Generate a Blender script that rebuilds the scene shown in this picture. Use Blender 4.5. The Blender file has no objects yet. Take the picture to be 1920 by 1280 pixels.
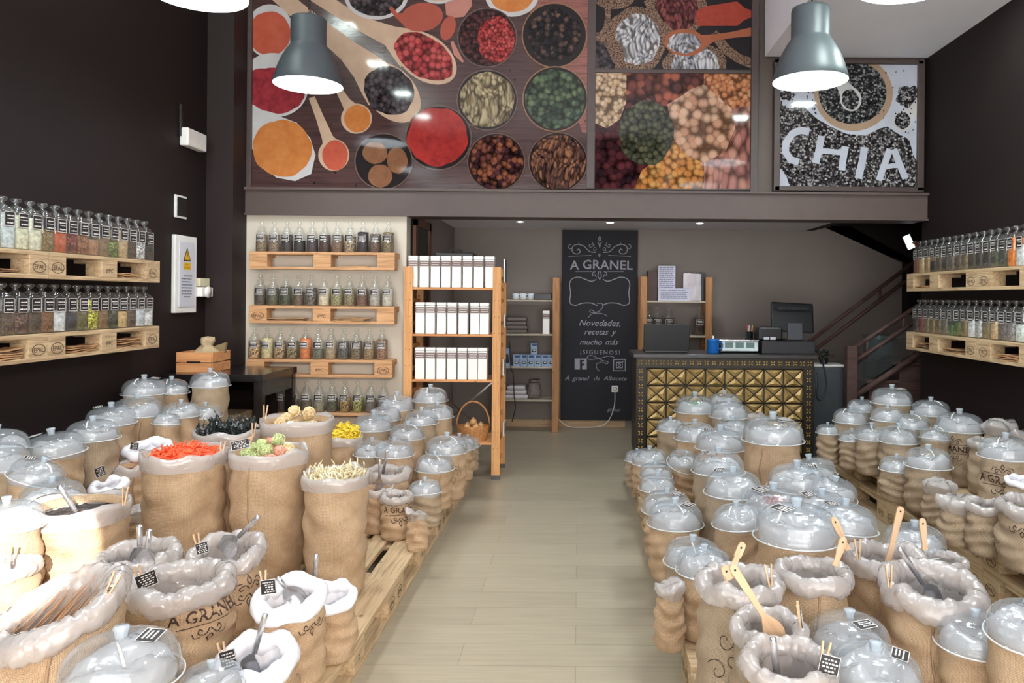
import bpy, bmesh, math, random
from mathutils import Vector, Matrix, noise
random.seed(7)
C = bpy.context.scene.collection
SC = bpy.context.scene
PI = math.pi
FPX, CX, CY = 1400.0, 1085.0, 558.0      # focal length in pixels, principal point (the lens is shifted), 1920x1280
ROLL = math.radians(0.5)
CAMZ = 1.5

def at(px, py, y):
    """point at depth y seen at pixel px,py of the photograph"""
    dx, dy = px - CX, py - CY
    c, s = math.cos(ROLL), math.sin(ROLL)
    u, v = dx * c + dy * s, -dx * s + dy * c
    return Vector((u * y / FPX, y, CAMZ - v * y / FPX))

# ------------------------------------------------------------------ camera, world, lights, exposure
cam_d = bpy.data.cameras.new('camera'); cam = bpy.data.objects.new('camera', cam_d); C.objects.link(cam)
cam.matrix_world = Matrix.Translation((0, 0, CAMZ)) @ Matrix.Rotation(PI / 2, 4, 'X') @ Matrix.Rotation(ROLL, 4, 'Z')
cam_d.sensor_width = 36; cam_d.lens = FPX / 1920 * 36
cam_d.shift_x = -(CX - 960) / 1920; cam_d.shift_y = -(640 - CY) / 1920
cam_d.clip_start = 0.05
SC.camera = cam
SC.view_settings.view_transform = 'Standard'; SC.view_settings.look = 'None'
SC.view_settings.gamma = 1; SC.view_settings.use_curve_mapping = False
SC.view_settings.exposure = 0.24
SC.cycles.use_denoising = True
SC.cycles.max_bounces = 8; SC.cycles.transparent_max_bounces = 24
SC.cycles.diffuse_bounces = 4; SC.cycles.glossy_bounces = 4; SC.cycles.transmission_bounces = 6
SC.cycles.sample_clamp_indirect = 6; SC.cycles.caustics_reflective = False; SC.cycles.caustics_refractive = False

world = bpy.data.worlds.new('daylight'); SC.world = world; world.use_nodes = True
bg = world.node_tree.nodes['Background']; bg.inputs[0].default_value = (1.0, 0.985, 0.97, 1); bg.inputs[1].default_value = 4.8
wt = world.node_tree; tc_ = wt.nodes.new('ShaderNodeTexCoord'); sx_ = wt.nodes.new('ShaderNodeSeparateXYZ'); mr_ = wt.nodes.new('ShaderNodeMapRange')
wt.links.new(tc_.outputs['Generated'], sx_.inputs[0]); wt.links.new(sx_.outputs['Z'], mr_.inputs['Value'])
mr_.inputs['From Min'].default_value = -.08; mr_.inputs['From Max'].default_value = .05; mr_.inputs['To Min'].default_value = 9.5; mr_.inputs['To Max'].default_value = 4.6   # sunlit pavement below, sky above
wt.links.new(mr_.outputs[0], bg.inputs[1])

def light(name, kind, loc, energy, color=(1, 1, 1), rot=(0, 0, 0), **kw):
    d = bpy.data.lights.new(name, kind); d.energy = energy; d.color = color
    for k, v in kw.items(): setattr(d, k, v)
    o = bpy.data.objects.new(name, d); o.location = loc; o.rotation_euler = rot; C.objects.link(o); return o
FRONT = -1.6
pl = light('daylight_portal', 'AREA', (0, FRONT + .02, 1.8), 1, rot=(PI / 2, 0, 0), shape='RECTANGLE', size=5.4, size_y=3.24)
pl.rotation_euler = (-PI / 2, 0, 0)
pl.data.cycles.is_portal = True
def aim(o, target):
    o.rotation_euler = (Vector(target) - o.location).to_track_quat('-Z', 'Y').to_euler()
s1 = light('sun_patch_spot', 'SPOT', (1.7, FRONT - 2.4, 3.0), 9000, (1, .96, .90), spot_size=math.radians(3.4), spot_blend=.1, shadow_soft_size=.02)  # added spot lamp outside, stands in for the sun patch on the berry sack
aim(s1, (-1.98, 2.70, .54))
s2 = light('warm_sun_spot', 'SPOT', (2.2, FRONT - 3.0, 3.2), 1100, (1, .86, .74), spot_size=math.radians(24), spot_blend=.6, shadow_soft_size=.3)  # added warm spot outside, stands in for soft sun on the left sacks
aim(s2, (-1.3, 3.2, .5))

# ------------------------------------------------------------------ materials
MATS = {}
def lin(c):
    return tuple(((v / 255) / 12.92 if v / 255 <= .04045 else ((v / 255 + .055) / 1.055) ** 2.4) for v in c)
def nmat(name):
    m = bpy.data.materials.new(name); m.use_nodes = True; nt = m.node_tree
    b = nt.nodes['Principled BSDF']; MATS[name] = m
    return m, nt, b
def nd(nt, typ, **kw):
    n = nt.nodes.new(typ)
    for k, v in kw.items():
        if k in n.inputs.keys(): n.inputs[k].default_value = v
        else: setattr(n, k, v)
    return n
def coords(nt, kind='Object', scale=(1, 1, 1)):
    t = nt.nodes.new('ShaderNodeTexCoord'); mp = nt.nodes.new('ShaderNodeMapping'); mp.inputs['Scale'].default_value = scale
    nt.links.new(t.outputs[kind], mp.inputs[0]); return mp.outputs[0]
def ramp(nt, fac, stops):
    r = nt.nodes.new('ShaderNodeValToRGB'); e = r.color_ramp.elements
    while len(e) < len(stops): e.new(.5)
    for i, (p, c) in enumerate(stops): e[i].position = p; e[i].color = (*c[:3], 1)
    nt.links.new(fac, r.inputs[0]); return r.outputs[0]
def bump(nt, b, h, strength=.4, dist=.002):
    n = nt.nodes.new('ShaderNodeBump'); n.inputs['Strength'].default_value = strength; n.inputs['Distance'].default_value = dist
    nt.links.new(h, n.inputs['Height']); nt.links.new(n.outputs[0], b.inputs['Normal'])
def P(name, rgb, rough=.6, metal=0, var=.12, scale=12, bmp=0, spec=.5):
    """painted / plain surface with a little procedural variation"""
    if name in MATS: return MATS[name]
    m, nt, b = nmat(name); c = lin(rgb)
    v = coords(nt); n = nd(nt, 'ShaderNodeTexNoise', Scale=scale, Detail=4.0); nt.links.new(v, n.inputs['Vector'])
    col = ramp(nt, n.outputs['Fac'], [(.3, [x * (1 - var) for x in c]), (.7, [min(1, x * (1 + var)) for x in c])])
    nt.links.new(col, b.inputs['Base Color']); b.inputs['Roughness'].default_value = rough; b.inputs['Metallic'].default_value = metal
    b.inputs['Specular IOR Level'].default_value = spec
    if bmp: bump(nt, b, n.outputs['Fac'], bmp, .003)
    return m
def wood(name, rgb, rgb2, axis='X', scale=6, rough=.65):
    if name in MATS: return MATS[name]
    m, nt, b = nmat(name); sc = {'X': (.6, 9, 9), 'Y': (9, .6, 9), 'Z': (9, 9, .6)}[axis]
    v = coords(nt, scale=sc); oi = nt.nodes.new('ShaderNodeObjectInfo')
    add = nd(nt, 'ShaderNodeVectorMath', operation='ADD'); nt.links.new(v, add.inputs[0]); nt.links.new(oi.outputs['Random'], add.inputs[1])
    mul = nd(nt, 'ShaderNodeVectorMath', operation='SCALE'); mul.inputs['Scale'].default_value = 1.0
    n = nd(nt, 'ShaderNodeTexNoise', Scale=scale, Detail=6.0, Distortion=1.2); nt.links.new(add.outputs[0], n.inputs['Vector'])
    col = ramp(nt, n.outputs['Fac'], [(.25, lin(rgb2)), (.55, lin(rgb)), (.8, [min(1, x * 1.12) for x in lin(rgb)])])
    k = coords(nt, scale=(7, 7, 7)); vo = nd(nt, 'ShaderNodeTexVoronoi', Scale=1.0); nt.links.new(k, vo.inputs['Vector'])
    kn = ramp(nt, vo.outputs['Distance'], [(.05, (.35, .35, .35)), (.1, (1, 1, 1))])
    mx = nd(nt, 'ShaderNodeMix', data_type='RGBA', blend_type='MULTIPLY'); mx.inputs[0].default_value = 1
    nt.links.new(col, mx.inputs[6]); nt.links.new(kn, mx.inputs[7]); nt.links.new(mx.outputs[2], b.inputs['Base Color'])
    b.inputs['Roughness'].default_value = rough; bump(nt, b, n.outputs['Fac'], .25, .002)
    return m
def grain(name, a, b2, c3=None, cell=220, kind='cells', rough=.7, gloss=0):
    """heap of seeds, powder or leaves"""
    if name in MATS: return MATS[name]
    m, nt, b = nmat(name); v = coords(nt)
    if kind == 'powder':
        n = nd(nt, 'ShaderNodeTexNoise', Scale=cell, Detail=8.0, Roughness=.7); f = n.outputs['Fac']; nt.links.new(v, n.inputs['Vector'])
        col = ramp(nt, f, [(.3, lin(b2)), (.65, lin(a))]); hh = f
    else:
        v2 = v
        if kind == 'long':
            v2 = coords(nt, scale=(1, .45, .45)); dn = nd(nt, 'ShaderNodeTexNoise', Scale=cell * .14, Detail=0.0); nt.links.new(v, dn.inputs['Vector'])
            sc_ = nd(nt, 'ShaderNodeVectorMath', operation='SCALE'); sc_.inputs['Scale'].default_value = 5.0 / cell; nt.links.new(dn.outputs['Color'], sc_.inputs[0])
            ad_ = nd(nt, 'ShaderNodeVectorMath', operation='ADD'); nt.links.new(v2, ad_.inputs[0]); nt.links.new(sc_.outputs[0], ad_.inputs[1]); v2 = ad_.outputs[0]
        n = nd(nt, 'ShaderNodeTexVoronoi', Scale=cell); nt.links.new(v2, n.inputs['Vector'])
        sp = nt.nodes.new('ShaderNodeSeparateColor'); nt.links.new(n.outputs['Color'], sp.inputs[0])
        base = ramp(nt, sp.outputs[0], [(0, lin(b2)), (.5, lin(a)), (1, lin(c3 or a))])
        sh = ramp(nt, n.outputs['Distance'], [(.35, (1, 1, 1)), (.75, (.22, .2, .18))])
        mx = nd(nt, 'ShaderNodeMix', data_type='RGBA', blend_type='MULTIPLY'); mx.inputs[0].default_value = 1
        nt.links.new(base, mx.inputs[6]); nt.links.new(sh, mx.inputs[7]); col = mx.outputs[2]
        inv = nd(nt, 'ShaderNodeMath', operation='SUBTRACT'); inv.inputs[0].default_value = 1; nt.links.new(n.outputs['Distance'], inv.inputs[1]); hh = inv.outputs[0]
    nt.links.new(col, b.inputs['Base Color']); b.inputs['Roughness'].default_value = rough; bump(nt, b, hh, .5, .003)
    return m
def emis(name, rgb, strength):
    if name in MATS: return MATS[name]
    m, nt, b = nmat(name); b.inputs['Base Color'].default_value = (*rgb, 1)
    b.inputs['Emission Color'].default_value = (*rgb, 1); b.inputs['Emission Strength'].default_value = strength
    return m
def clear(name, tint, milk=0.0, milkcol=(.9, .93, .95), rough=.04, bumpy=0, bscale=30, ior=1.45, gl=1.0, ridged=False):
    """thin clear plastic or glass: see-through, reflecting by fresnel, with some milkiness"""
    if name in MATS: return MATS[name]
    m = bpy.data.materials.new(name); m.use_nodes = True; nt = m.node_tree; MATS[name] = m
    for n in list(nt.nodes): nt.nodes.remove(n)
    out = nt.nodes.new('ShaderNodeOutputMaterial'); tr = nd(nt, 'ShaderNodeBsdfTransparent'); tr.inputs[0].default_value = (*tint, 1)
    gls = nd(nt, 'ShaderNodeBsdfGlossy', Roughness=rough); gls.inputs[0].default_value = (gl, gl, gl, 1)
    fr = nt.nodes.new('ShaderNodeFresnel'); ge = nt.nodes.new('ShaderNodeNewGeometry')     # same index from both sides of a thin sheet
    im = nd(nt, 'ShaderNodeMapRange'); im.inputs['To Min'].default_value = ior; im.inputs['To Max'].default_value = 1 / ior
    nt.links.new(ge.outputs['Backfacing'], im.inputs['Value']); nt.links.new(im.outputs[0], fr.inputs['IOR'])
    if bumpy:
        v = coords(nt); n = nd(nt, 'ShaderNodeTexNoise', Scale=bscale, Detail=5.0, Distortion=1.5); nt.links.new(v, n.inputs['Vector'])
        if ridged: n.noise_type = 'RIDGED_MULTIFRACTAL'; n.inputs['Detail'].default_value = 4; n.inputs['Distortion'].default_value = .6
        bu = nd(nt, 'ShaderNodeBump', Strength=bumpy, Distance=.004 if ridged else .01); nt.links.new(n.outputs['Fac'], bu.inputs['Height'])
        nt.links.new(bu.outputs[0], gls.inputs['Normal']); nt.links.new(bu.outputs[0], fr.inputs['Normal'])
    cur = tr.outputs[0]
    if milk:
        df = nd(nt, 'ShaderNodeBsdfDiffuse'); df.inputs[0].default_value = (*milkcol, 1)
        tl = nd(nt, 'ShaderNodeBsdfTranslucent'); tl.inputs[0].default_value = (*milkcol, 1)
        if bumpy: nt.links.new(bu.outputs[0], df.inputs['Normal'])
        m2 = nt.nodes.new('ShaderNodeMixShader'); m2.inputs[0].default_value = .35; nt.links.new(df.outputs[0], m2.inputs[1]); nt.links.new(tl.outputs[0], m2.inputs[2])
        m1 = nt.nodes.new('ShaderNodeMixShader'); m1.inputs[0].default_value = milk; nt.links.new(cur, m1.inputs[1]); nt.links.new(m2.outputs[0], m1.inputs[2]); cur = m1.outputs[0]
    mx = nt.nodes.new('ShaderNodeMixShader'); nt.links.new(fr.outputs[0], mx.inputs[0]); nt.links.new(cur, mx.inputs[1]); nt.links.new(gls.outputs[0], mx.inputs[2])
    nt.links.new(mx.outputs[0], out.inputs[0]); return m

WALL = P('dark_brown_wall_paint', (30, 21, 21), .65, var=.06, scale=3, spec=.25)
COLM = P('column_paint', (38, 28, 28), .6, var=.05, spec=.3)
BEAM = P('taupe_beam_paint', (82, 68, 63), .5, var=.05)
PANEL = P('pale_beige_panel_paint', (206, 196, 180), .6, var=.04, scale=4)
BACKW = P('grey_brown_wall_paint', (140, 129, 122), .6, var=.04, scale=3)
CEIL = P('white_ceiling_paint', (242, 243, 252), .7, var=.02, scale=3)
BLACK = P('black_satin', (22, 20, 21), .35)
BLACKP = P('black_plastic', (20, 21, 25), .3)
FRAME = P('dark_bronze_frame', (70, 58, 56), .45)
STEEL = P('brushed_steel', (190, 190, 192), .18, metal=1, var=.05)
WHITE = P('white_plastic', (232, 230, 226), .4, var=.03)
WHITEM = P('white_tin', (250, 247, 243), .28, var=.02)
PALW = wood('pallet_wood', (194, 168, 132), (146, 118, 86))
PALO = wood('orange_pallet_wood', (200, 154, 110), (154, 108, 70))
PINE = wood('pine_post_wood', (216, 160, 104), (188, 128, 76), 'Z', 3)
PINEX = wood('pine_shelf_wood', (210, 150, 94), (176, 112, 62), 'X', 3)
UTEN = wood('spoon_wood', (216, 180, 144), (190, 152, 118), 'Z', 3)
BROWNW = wood('brown_stair_wood', (86, 62, 56), (58, 40, 36), 'X', 3)
GLASS = clear('jar_glass', (.97, .985, .98), milk=.03, rough=.04, ior=1.75)
DOMEM = clear('clear_plastic_dome', (.93, .96, .98), milk=.17, milkcol=(.86, .93, 1.0), rough=.07, bumpy=.12, bscale=14, ior=1.5)
KNOBM = clear('frosted_plastic_knob', (.85, .9, .95), milk=.5, milkcol=(.82, .9, .96), rough=.15, ior=1.5)
RIMM = P('milky_plastic_rim', (214, 218, 218), .3, var=.03)
LINER = clear('crumpled_clear_plastic_liner', (.95, .93, .92), milk=.60, milkcol=(.76, .72, .70), rough=.2, bumpy=1.0, bscale=44, ior=1.6, ridged=True)
LINERD = clear('folded_liner_under_lid', (.97, .96, .96), milk=.68, milkcol=(.82, .79, .78), rough=.18, bumpy=1.0, bscale=40, ior=1.6, ridged=True)
LINERW = P('white_plastic_liner', (236, 236, 242), .38, var=.03, scale=30, bmp=.5)
CARD = P('black_price_card', (34, 30, 30), .5)
CARDW = P('white_card_ink', (225, 222, 218), .6, var=.03)
INK = P('dark_brown_print', (62, 42, 36), .8, var=.2, scale=60)
CHALK = P('chalk_marks', (166, 166, 178), .9, var=.25, scale=90)
BRICKK = None

def burlap(name, a, b2):
    m, nt, b = nmat(name); uv = nt.nodes.new('ShaderNodeUVMap'); uv.uv_map = 'UVMap'
    ws = []
    for d in 'XY':
        w = nd(nt, 'ShaderNodeTexWave', wave_type='BANDS', bands_direction=d, Scale=78.0, Distortion=1.2); w.inputs['Detail'].default_value = 2
        w.inputs['Detail Scale'].default_value = 1.5
        nt.links.new(uv.outputs[0], w.inputs['Vector']); ws.append(w.outputs['Fac'])
    mul = nd(nt, 'ShaderNodeMath', operation='MULTIPLY'); nt.links.new(ws[0], mul.inputs[0]); nt.links.new(ws[1], mul.inputs[1])
    add = nd(nt, 'ShaderNodeMath', operation='MAXIMUM'); nt.links.new(ws[0], add.inputs[0]); nt.links.new(ws[1], add.inputs[1])
    v = coords(nt); n = nd(nt, 'ShaderNodeTexNoise', Scale=9.0, Detail=6.0, Roughness=.6); nt.links.new(v, n.inputs['Vector'])
    oi = nt.nodes.new('ShaderNodeObjectInfo')
    base = ramp(nt, n.outputs['Fac'], [(.3, lin(b2)), (.7, lin(a))])
    dk = ramp(nt, add.outputs[0], [(.2, (.42, .39, .35)), (.75, (1, 1, 1))])
    mx = nd(nt, 'ShaderNodeMix', data_type='RGBA', blend_type='MULTIPLY'); mx.inputs[0].default_value = .8
    nt.links.new(base, mx.inputs[6]); nt.links.new(dk, mx.inputs[7]); nt.links.new(mx.outputs[2], b.inputs['Base Color'])
    b.inputs['Roughness'].default_value = .9; b.inputs['Specular IOR Level'].default_value = .15
    sm = nd(nt, 'ShaderNodeMath', operation='ADD'); nt.links.new(add.outputs[0], sm.inputs[0]); nt.links.new(mul.outputs[0], sm.inputs[1])
    bump(nt, b, sm.outputs[0], .7, .0025); return m
BUR = [burlap('tan_burlap', (226, 196, 162), (196, 162, 128)), burlap('golden_burlap', (226, 198, 160), (200, 168, 130)), burlap('greyish_burlap', (208, 186, 158), (178, 156, 130))]

# ------------------------------------------------------------------ mesh helpers
class MB:
    def __init__(s): s.v = []; s.f = []; s.m = []; s.uv = {}; s.sm = []
    def add(s, vs, fs, mi=0, smooth=False, uvs=None):
        o = len(s.v); s.v += [tuple(v) for v in vs]
        for i, f in enumerate(fs):
            if uvs: s.uv[len(s.f)] = uvs[i]
            s.f.append([a + o for a in f]); s.m.append(mi); s.sm.append(smooth)
        return s
    def box(s, c, d, mi=0, M=None, ch=0.0):
        x, y, z = d[0] / 2, d[1] / 2, d[2] / 2
        if ch > 0:
            bm = bmesh.new(); bmesh.ops.create_cube(bm, size=1)
            for v in bm.verts: v.co = Vector((v.co.x * d[0], v.co.y * d[1], v.co.z * d[2]))
            bmesh.ops.bevel(bm, geom=bm.edges[:], offset=min(ch, min(d) * .45), segments=2, affect='EDGES', profile=.5)
            bm.verts.index_update(); vs = [v.co.copy() for v in bm.verts]; fs = [[v.index for v in f.verts] for f in bm.faces]; bm.free()
        else:
            vs = [Vector(p) for p in ((-x, -y, -z), (x, -y, -z), (x, y, -z), (-x, y, -z), (-x, -y, z), (x, -y, z), (x, y, z), (-x, y, z))]
            fs = [(0, 3, 2, 1), (4, 5, 6, 7), (0, 1, 5, 4), (1, 2, 6, 5), (2, 3, 7, 6), (3, 0, 4, 7)]
        T = Matrix.Translation(c) @ (M or Matrix())
        return s.add([T @ v for v in vs], fs, mi)
    def box2(s, a, b, mi=0, ch=0.0):
        return s.box([(a[i] + b[i]) / 2 for i in range(3)], [abs(b[i] - a[i]) for i in range(3)], mi, ch=ch)
    def lathe(s, prof, c=(0, 0, 0), seg=24, mi=0, fn=None, capb=False, capt=False, smooth=True, M=None):
        vs = []; fs = []
        for i, (r, z) in enumerate(prof):
            for k in range(seg):
                a = 2 * PI * k / seg; rr, zz = (r, z) if fn is None else fn(r, z, a, i)
                p = Vector((rr * math.cos(a), rr * math.sin(a), zz))
                if M: p = M @ p
                vs.append((p[0] + c[0], p[1] + c[1], p[2] + c[2]))
        n = len(prof)
        for i in range(n - 1):
            for k in range(seg):
                k2 = (k + 1) % seg; fs.append((i * seg + k, i * seg + k2, (i + 1) * seg + k2, (i + 1) * seg + k))
        s.add(vs, fs, mi, smooth)
        if capb: s.add([vs[k] for k in range(seg)][::-1], [tuple(range(seg))], mi)
        if capt: s.add([vs[(n - 1) * seg + k] for k in range(seg)], [tuple(range(seg))], mi)
        return s
    def tube(s, pts, r, seg=8, mi=0, cap=True, rad=None):
        pts = [Vector(p) for p in pts]; vs = []; fs = []; n = len(pts)
        t0 = (pts[1] - pts[0]).normalized(); u = t0.orthogonal().normalized()
        for i, p in enumerate(pts):
            t = (pts[min(i + 1, n - 1)] - pts[max(i - 1, 0)]).normalized()
            u = (u - t * u.dot(t)).normalized(); w = t.cross(u); rr = rad[i] if rad else r
            for k in range(seg):
                a = 2 * PI * k / seg; vs.append(p + (u * math.cos(a) + w * math.sin(a)) * rr)
        for i in range(n - 1):
            for k in range(seg):
                k2 = (k + 1) % seg; fs.append((i * seg + k, i * seg + k2, (i + 1) * seg + k2, (i + 1) * seg + k))
        if cap: fs.append(tuple(range(seg))[::-1]); fs.append(tuple((n - 1) * seg + k for k in range(seg)))
        return s.add(vs, fs, mi, True)
    def prism(s, poly, y0, y1, mi=0, axis='Y'):
        """polygon of (x,z) extruded from y0 to y1 (or (y,z) along X, or (x,y) along Z)"""
        n = len(poly)
        def q(p, t): return {'Y': (p[0], t, p[1]), 'X': (t, p[0], p[1]), 'Z': (p[0], p[1], t)}[axis]
        vs = [q(p, y0) for p in poly] + [q(p, y1) for p in poly]
        fs = [tuple(range(n)), tuple(range(2 * n - 1, n - 1, -1))] + [(i, i + n, (i + 1) % n + n, (i + 1) % n) for i in range(n)]
        return s.add(vs, fs, mi)
    def flat(s, pts, mi=0):
        return s.add(pts, [tuple(range(len(pts)))], mi)
    def build(s, name, mats, parent=None, loc=None):
        me = bpy.data.meshes.new(name)
        me.from_pydata(s.v, [], s.f)
        for m in (mats if isinstance(mats, (list, tuple)) else [mats]): me.materials.append(m)
        me.polygons.foreach_set('material_index', s.m); me.polygons.foreach_set('use_smooth', s.sm)
        if s.uv:
            l = me.uv_layers.new(name='UVMap')
            for p in me.polygons:
                u = s.uv.get(p.index)
                if u:
                    for li, c in zip(p.loop_indices, u): l.data[li].uv = c
        me.update()
        o = bpy.data.objects.new(name, me); C.objects.link(o)
        if parent: o.parent = parent
        if loc is not None: o.location = loc
        return o
LABELS = {}
def tag(o, label=None, cat=None, group=None, kind=None):
    if label:
        w = label.split()
        if len(w) > 16 or len(w) < 4: print('LABEL LENGTH', len(w), label)
        if label in LABELS and not (group and LABELS[label] == group): print('DUPLICATE LABEL', label)
        LABELS[label] = group; o['label'] = label
    if cat: o['category'] = cat
    if group: o['group'] = group
    if kind: o['kind'] = kind
    return o
def thing(name, loc, label, cat, group=None, rz=0, rx=0, ry=0):
    o = bpy.data.objects.new(name, None); C.objects.link(o); o.location = loc; o.rotation_euler = (rx, ry, rz)
    o.empty_display_size = .05
    return tag(o, label, cat, group)
def struct(name, mb, mats):
    o = mb.build(name, mats); o['kind'] = 'structure'; return o
def copy_tree(o, parent=None):
    c = o.copy(); C.objects.link(c)
    if parent is not None: c.parent = parent
    for ch in list(o.children): copy_tree(ch, c)
    return c
def ordn(n):
    return ['first', 'second', 'third', 'fourth', 'fifth', 'sixth', 'seventh', 'eighth', 'ninth', 'tenth', 'eleventh', 'twelfth', 'thirteenth', 'fourteenth', 'fifteenth', 'sixteenth', 'seventeenth'][n]
_tc = {}
def text_geo(s, shear=0.0, spacing=1.0, bold=0.0):
    """vertices and faces of a flat word, height about 1, baseline at 0, centred in x"""
    k = (s, shear, spacing, bold)
    if k in _tc: return _tc[k]
    cu = bpy.data.curves.new('lettering', 'FONT'); cu.body = s; cu.size = 1.38; cu.align_x = 'CENTER'; cu.shear = shear; cu.space_character = spacing
    cu.resolution_u = 2; cu.offset = bold
    ob = bpy.data.objects.new('lettering', cu); C.objects.link(ob)
    dg = bpy.context.evaluated_depsgraph_get(); me = ob.evaluated_get(dg).to_mesh()
    vs = [v.co.copy() for v in me.vertices]; fs = [tuple(p.vertices) for p in me.polygons]
    ob.evaluated_get(dg).to_mesh_clear(); bpy.data.objects.remove(ob); bpy.data.curves.remove(cu)
    _tc[k] = (vs, fs); return vs, fs
def text_into(mb, s, org, ux, uz, h, mi=0, **kw):
    vs, fs = text_geo(s, **kw); org, ux, uz = Vector(org), Vector(ux).normalized(), Vector(uz).normalized()
    mb.add([org + ux * v.x * h + uz * v.y * h for v in vs], fs, mi)
def ribbon_into(mb, pts, w, nrm, mi=0, rad=None):
    """flat stroke of width w along pts, lying across nrm"""
    pts = [Vector(p) for p in pts]; nrm = Vector(nrm); vs = []; n = len(pts)
    for i, p in enumerate(pts):
        t = pts[min(i + 1, n - 1)] - pts[max(i - 1, 0)]
        if t.length < 1e-9: t = Vector((1, 0, 0))
        sd = t.cross(nrm).normalized() * (rad[i] if rad else w) / 2; vs += [p + sd, p - sd]
    mb.add(vs, [(2 * i, 2 * i + 1, 2 * i + 3, 2 * i + 2) for i in range(n - 1)], mi)
def smooth_path(pts, k=8):
    pts = [Vector(p) for p in pts]; out = []
    P_ = [pts[0] * 2 - pts[1]] + pts + [pts[-1] * 2 - pts[-2]]
    for i in range(1, len(P_) - 2):
        a, b, c, d = P_[i - 1:i + 3]
        for j in range(k):
            t = j / k; out.append(.5 * ((2 * b) + (c - a) * t + (2 * a - 5 * b + 4 * c - d) * t * t + (3 * b - a - 3 * c + d) * t ** 3))
    out.append(pts[-1]); return out

# ------------------------------------------------------------------ room
LX, RX, BY = -3.0, 2.9, 6.22        # side walls and the plane of the beam
HZ, RZc = 4.5, 3.53                 # high ceiling, lower ceiling at the right
m, nt, b = nmat('pale_laminate_floor')
v = coords(nt); br = nt.nodes.new('ShaderNodeTexBrick'); nt.links.new(v, br.inputs['Vector'])
br.inputs['Scale'].default_value = 1; br.inputs['Brick Width'].default_value = 1.3; br.inputs['Row Height'].default_value = .19; br.inputs['Mortar Size'].default_value = .002; br.offset = .37
br.inputs['Color1'].default_value = (*lin((170, 160, 138)), 1); br.inputs['Color2'].default_value = (*lin((160, 150, 129)), 1); br.inputs['Mortar'].default_value = (*lin((146, 136, 114)), 1)
n = nd(nt, 'ShaderNodeTexNoise', Scale=3.0, Detail=6.0); v2 = coords(nt, scale=(1, 14, 1)); nt.links.new(v2, n.inputs['Vector'])
g = ramp(nt, n.outputs['Fac'], [(.3, (.86, .86, .86)), (.7, (1, 1, 1))])
mx = nd(nt, 'ShaderNodeMix', data_type='RGBA', blend_type='MULTIPLY'); mx.inputs[0].default_value = 1
nt.links.new(br.outputs[0], mx.inputs[6]); nt.links.new(g, mx.inputs[7]); nt.links.new(mx.outputs[2], b.inputs['Base Color']); b.inputs['Roughness'].default_value = .34
FLOOR = m
struct('floor', MB().box2((-3.3, FRONT - .1, -.1), (5.2, 8.9, 0)), FLOOR)
struct('wall_left', MB().box2((LX - .15, FRONT - .1, 0), (LX, 6.4, HZ)), WALL)
struct('wall_right', MB().box2((RX, FRONT - .1, 0), (RX + .15, BY + .1, HZ)), WALL)
struct('trim_1', MB().box2((LX, 6.0, 0), (LX + .215, 6.4, HZ)), COLM)
struct('ceiling', MB().box2((LX - .15, FRONT - .1, HZ), (1.54, 6.5, HZ + .1)), CEIL)
struct('ceiling_2', MB().box2((1.54, FRONT - .1, RZc), (RX + .15, BY + .03, HZ + .1)), CEIL)
struct('wall_upper_back', MB().box2((LX, 6.3, 2.38), (RX + .2, 6.5, HZ)), BEAM)
b_ = MB().box2((LX + .2, BY, 2.17), (RX, 6.5, 2.385))
b_.box2((LX + .2, BY - .03, 2.375), (RX, BY, 2.395)); b_.box2((LX + .2, BY - .02, 2.165), (RX, BY, 2.18))
struct('trim_2', b_, BEAM)
struct('wall_panel', MB().box2((-2.785, 6.25, 0), (-1.445, 6.4, 2.17)), PANEL)
struct('wall_behind_panel', MB().box2((LX, 6.4, 0), (-1.45, 6.5, 2.5)), WALL)
# back room
BW = 8.68
struct('wall_back', MB().box2((-1.6, BW, 0), (5.0, BW + .12, 2.6)), BACKW)
struct('wall_back_left', MB().box2((-1.55, 6.5, 0), (-1.45, BW, 2.5)), BACKW)
struct('wall_back_right', MB().box2((5.0, 6.3, 0), (5.1, BW + .1, 2.6)), BACKW)
struct('wall_stair_front', MB().box2((RX + .15, 6.3, 0), (5.0, 6.4, 2.6)), WALL)
struct('ceiling_3', MB().box2((-1.6, 6.5, 2.30), (2.62, BW + .1, 2.4)), CEIL)
struct('baseboard_back', MB().box2((-.9, BW - .015, 0), (.55, BW, .085)), wood('pale_baseboard', (206, 176, 140), (180, 150, 116)))
# shopfront behind the camera: piers, lintel and glazing bars around the big opening
f_ = MB().box2((LX, FRONT - .1, 3.42), (RX, FRONT, HZ)); f_.box2((LX, FRONT - .1, 0), (-2.7, FRONT, 3.42)); f_.box2((2.7, FRONT - .1, 0), (RX, FRONT, 3.42)); f_.box2((-2.7, FRONT - .1, 0), (2.7, FRONT, .18))
struct('wall_front', f_, WALL)
w_ = MB()
for x in (-.9, .55): w_.box2((x - .03, FRONT - .08, .18), (x + .03, FRONT - .02, 3.42))
w_.box2((-2.7, FRONT - .08, 2.25), (2.7, FRONT - .02, 2.3))
struct('window_1', w_, FRAME)

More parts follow.
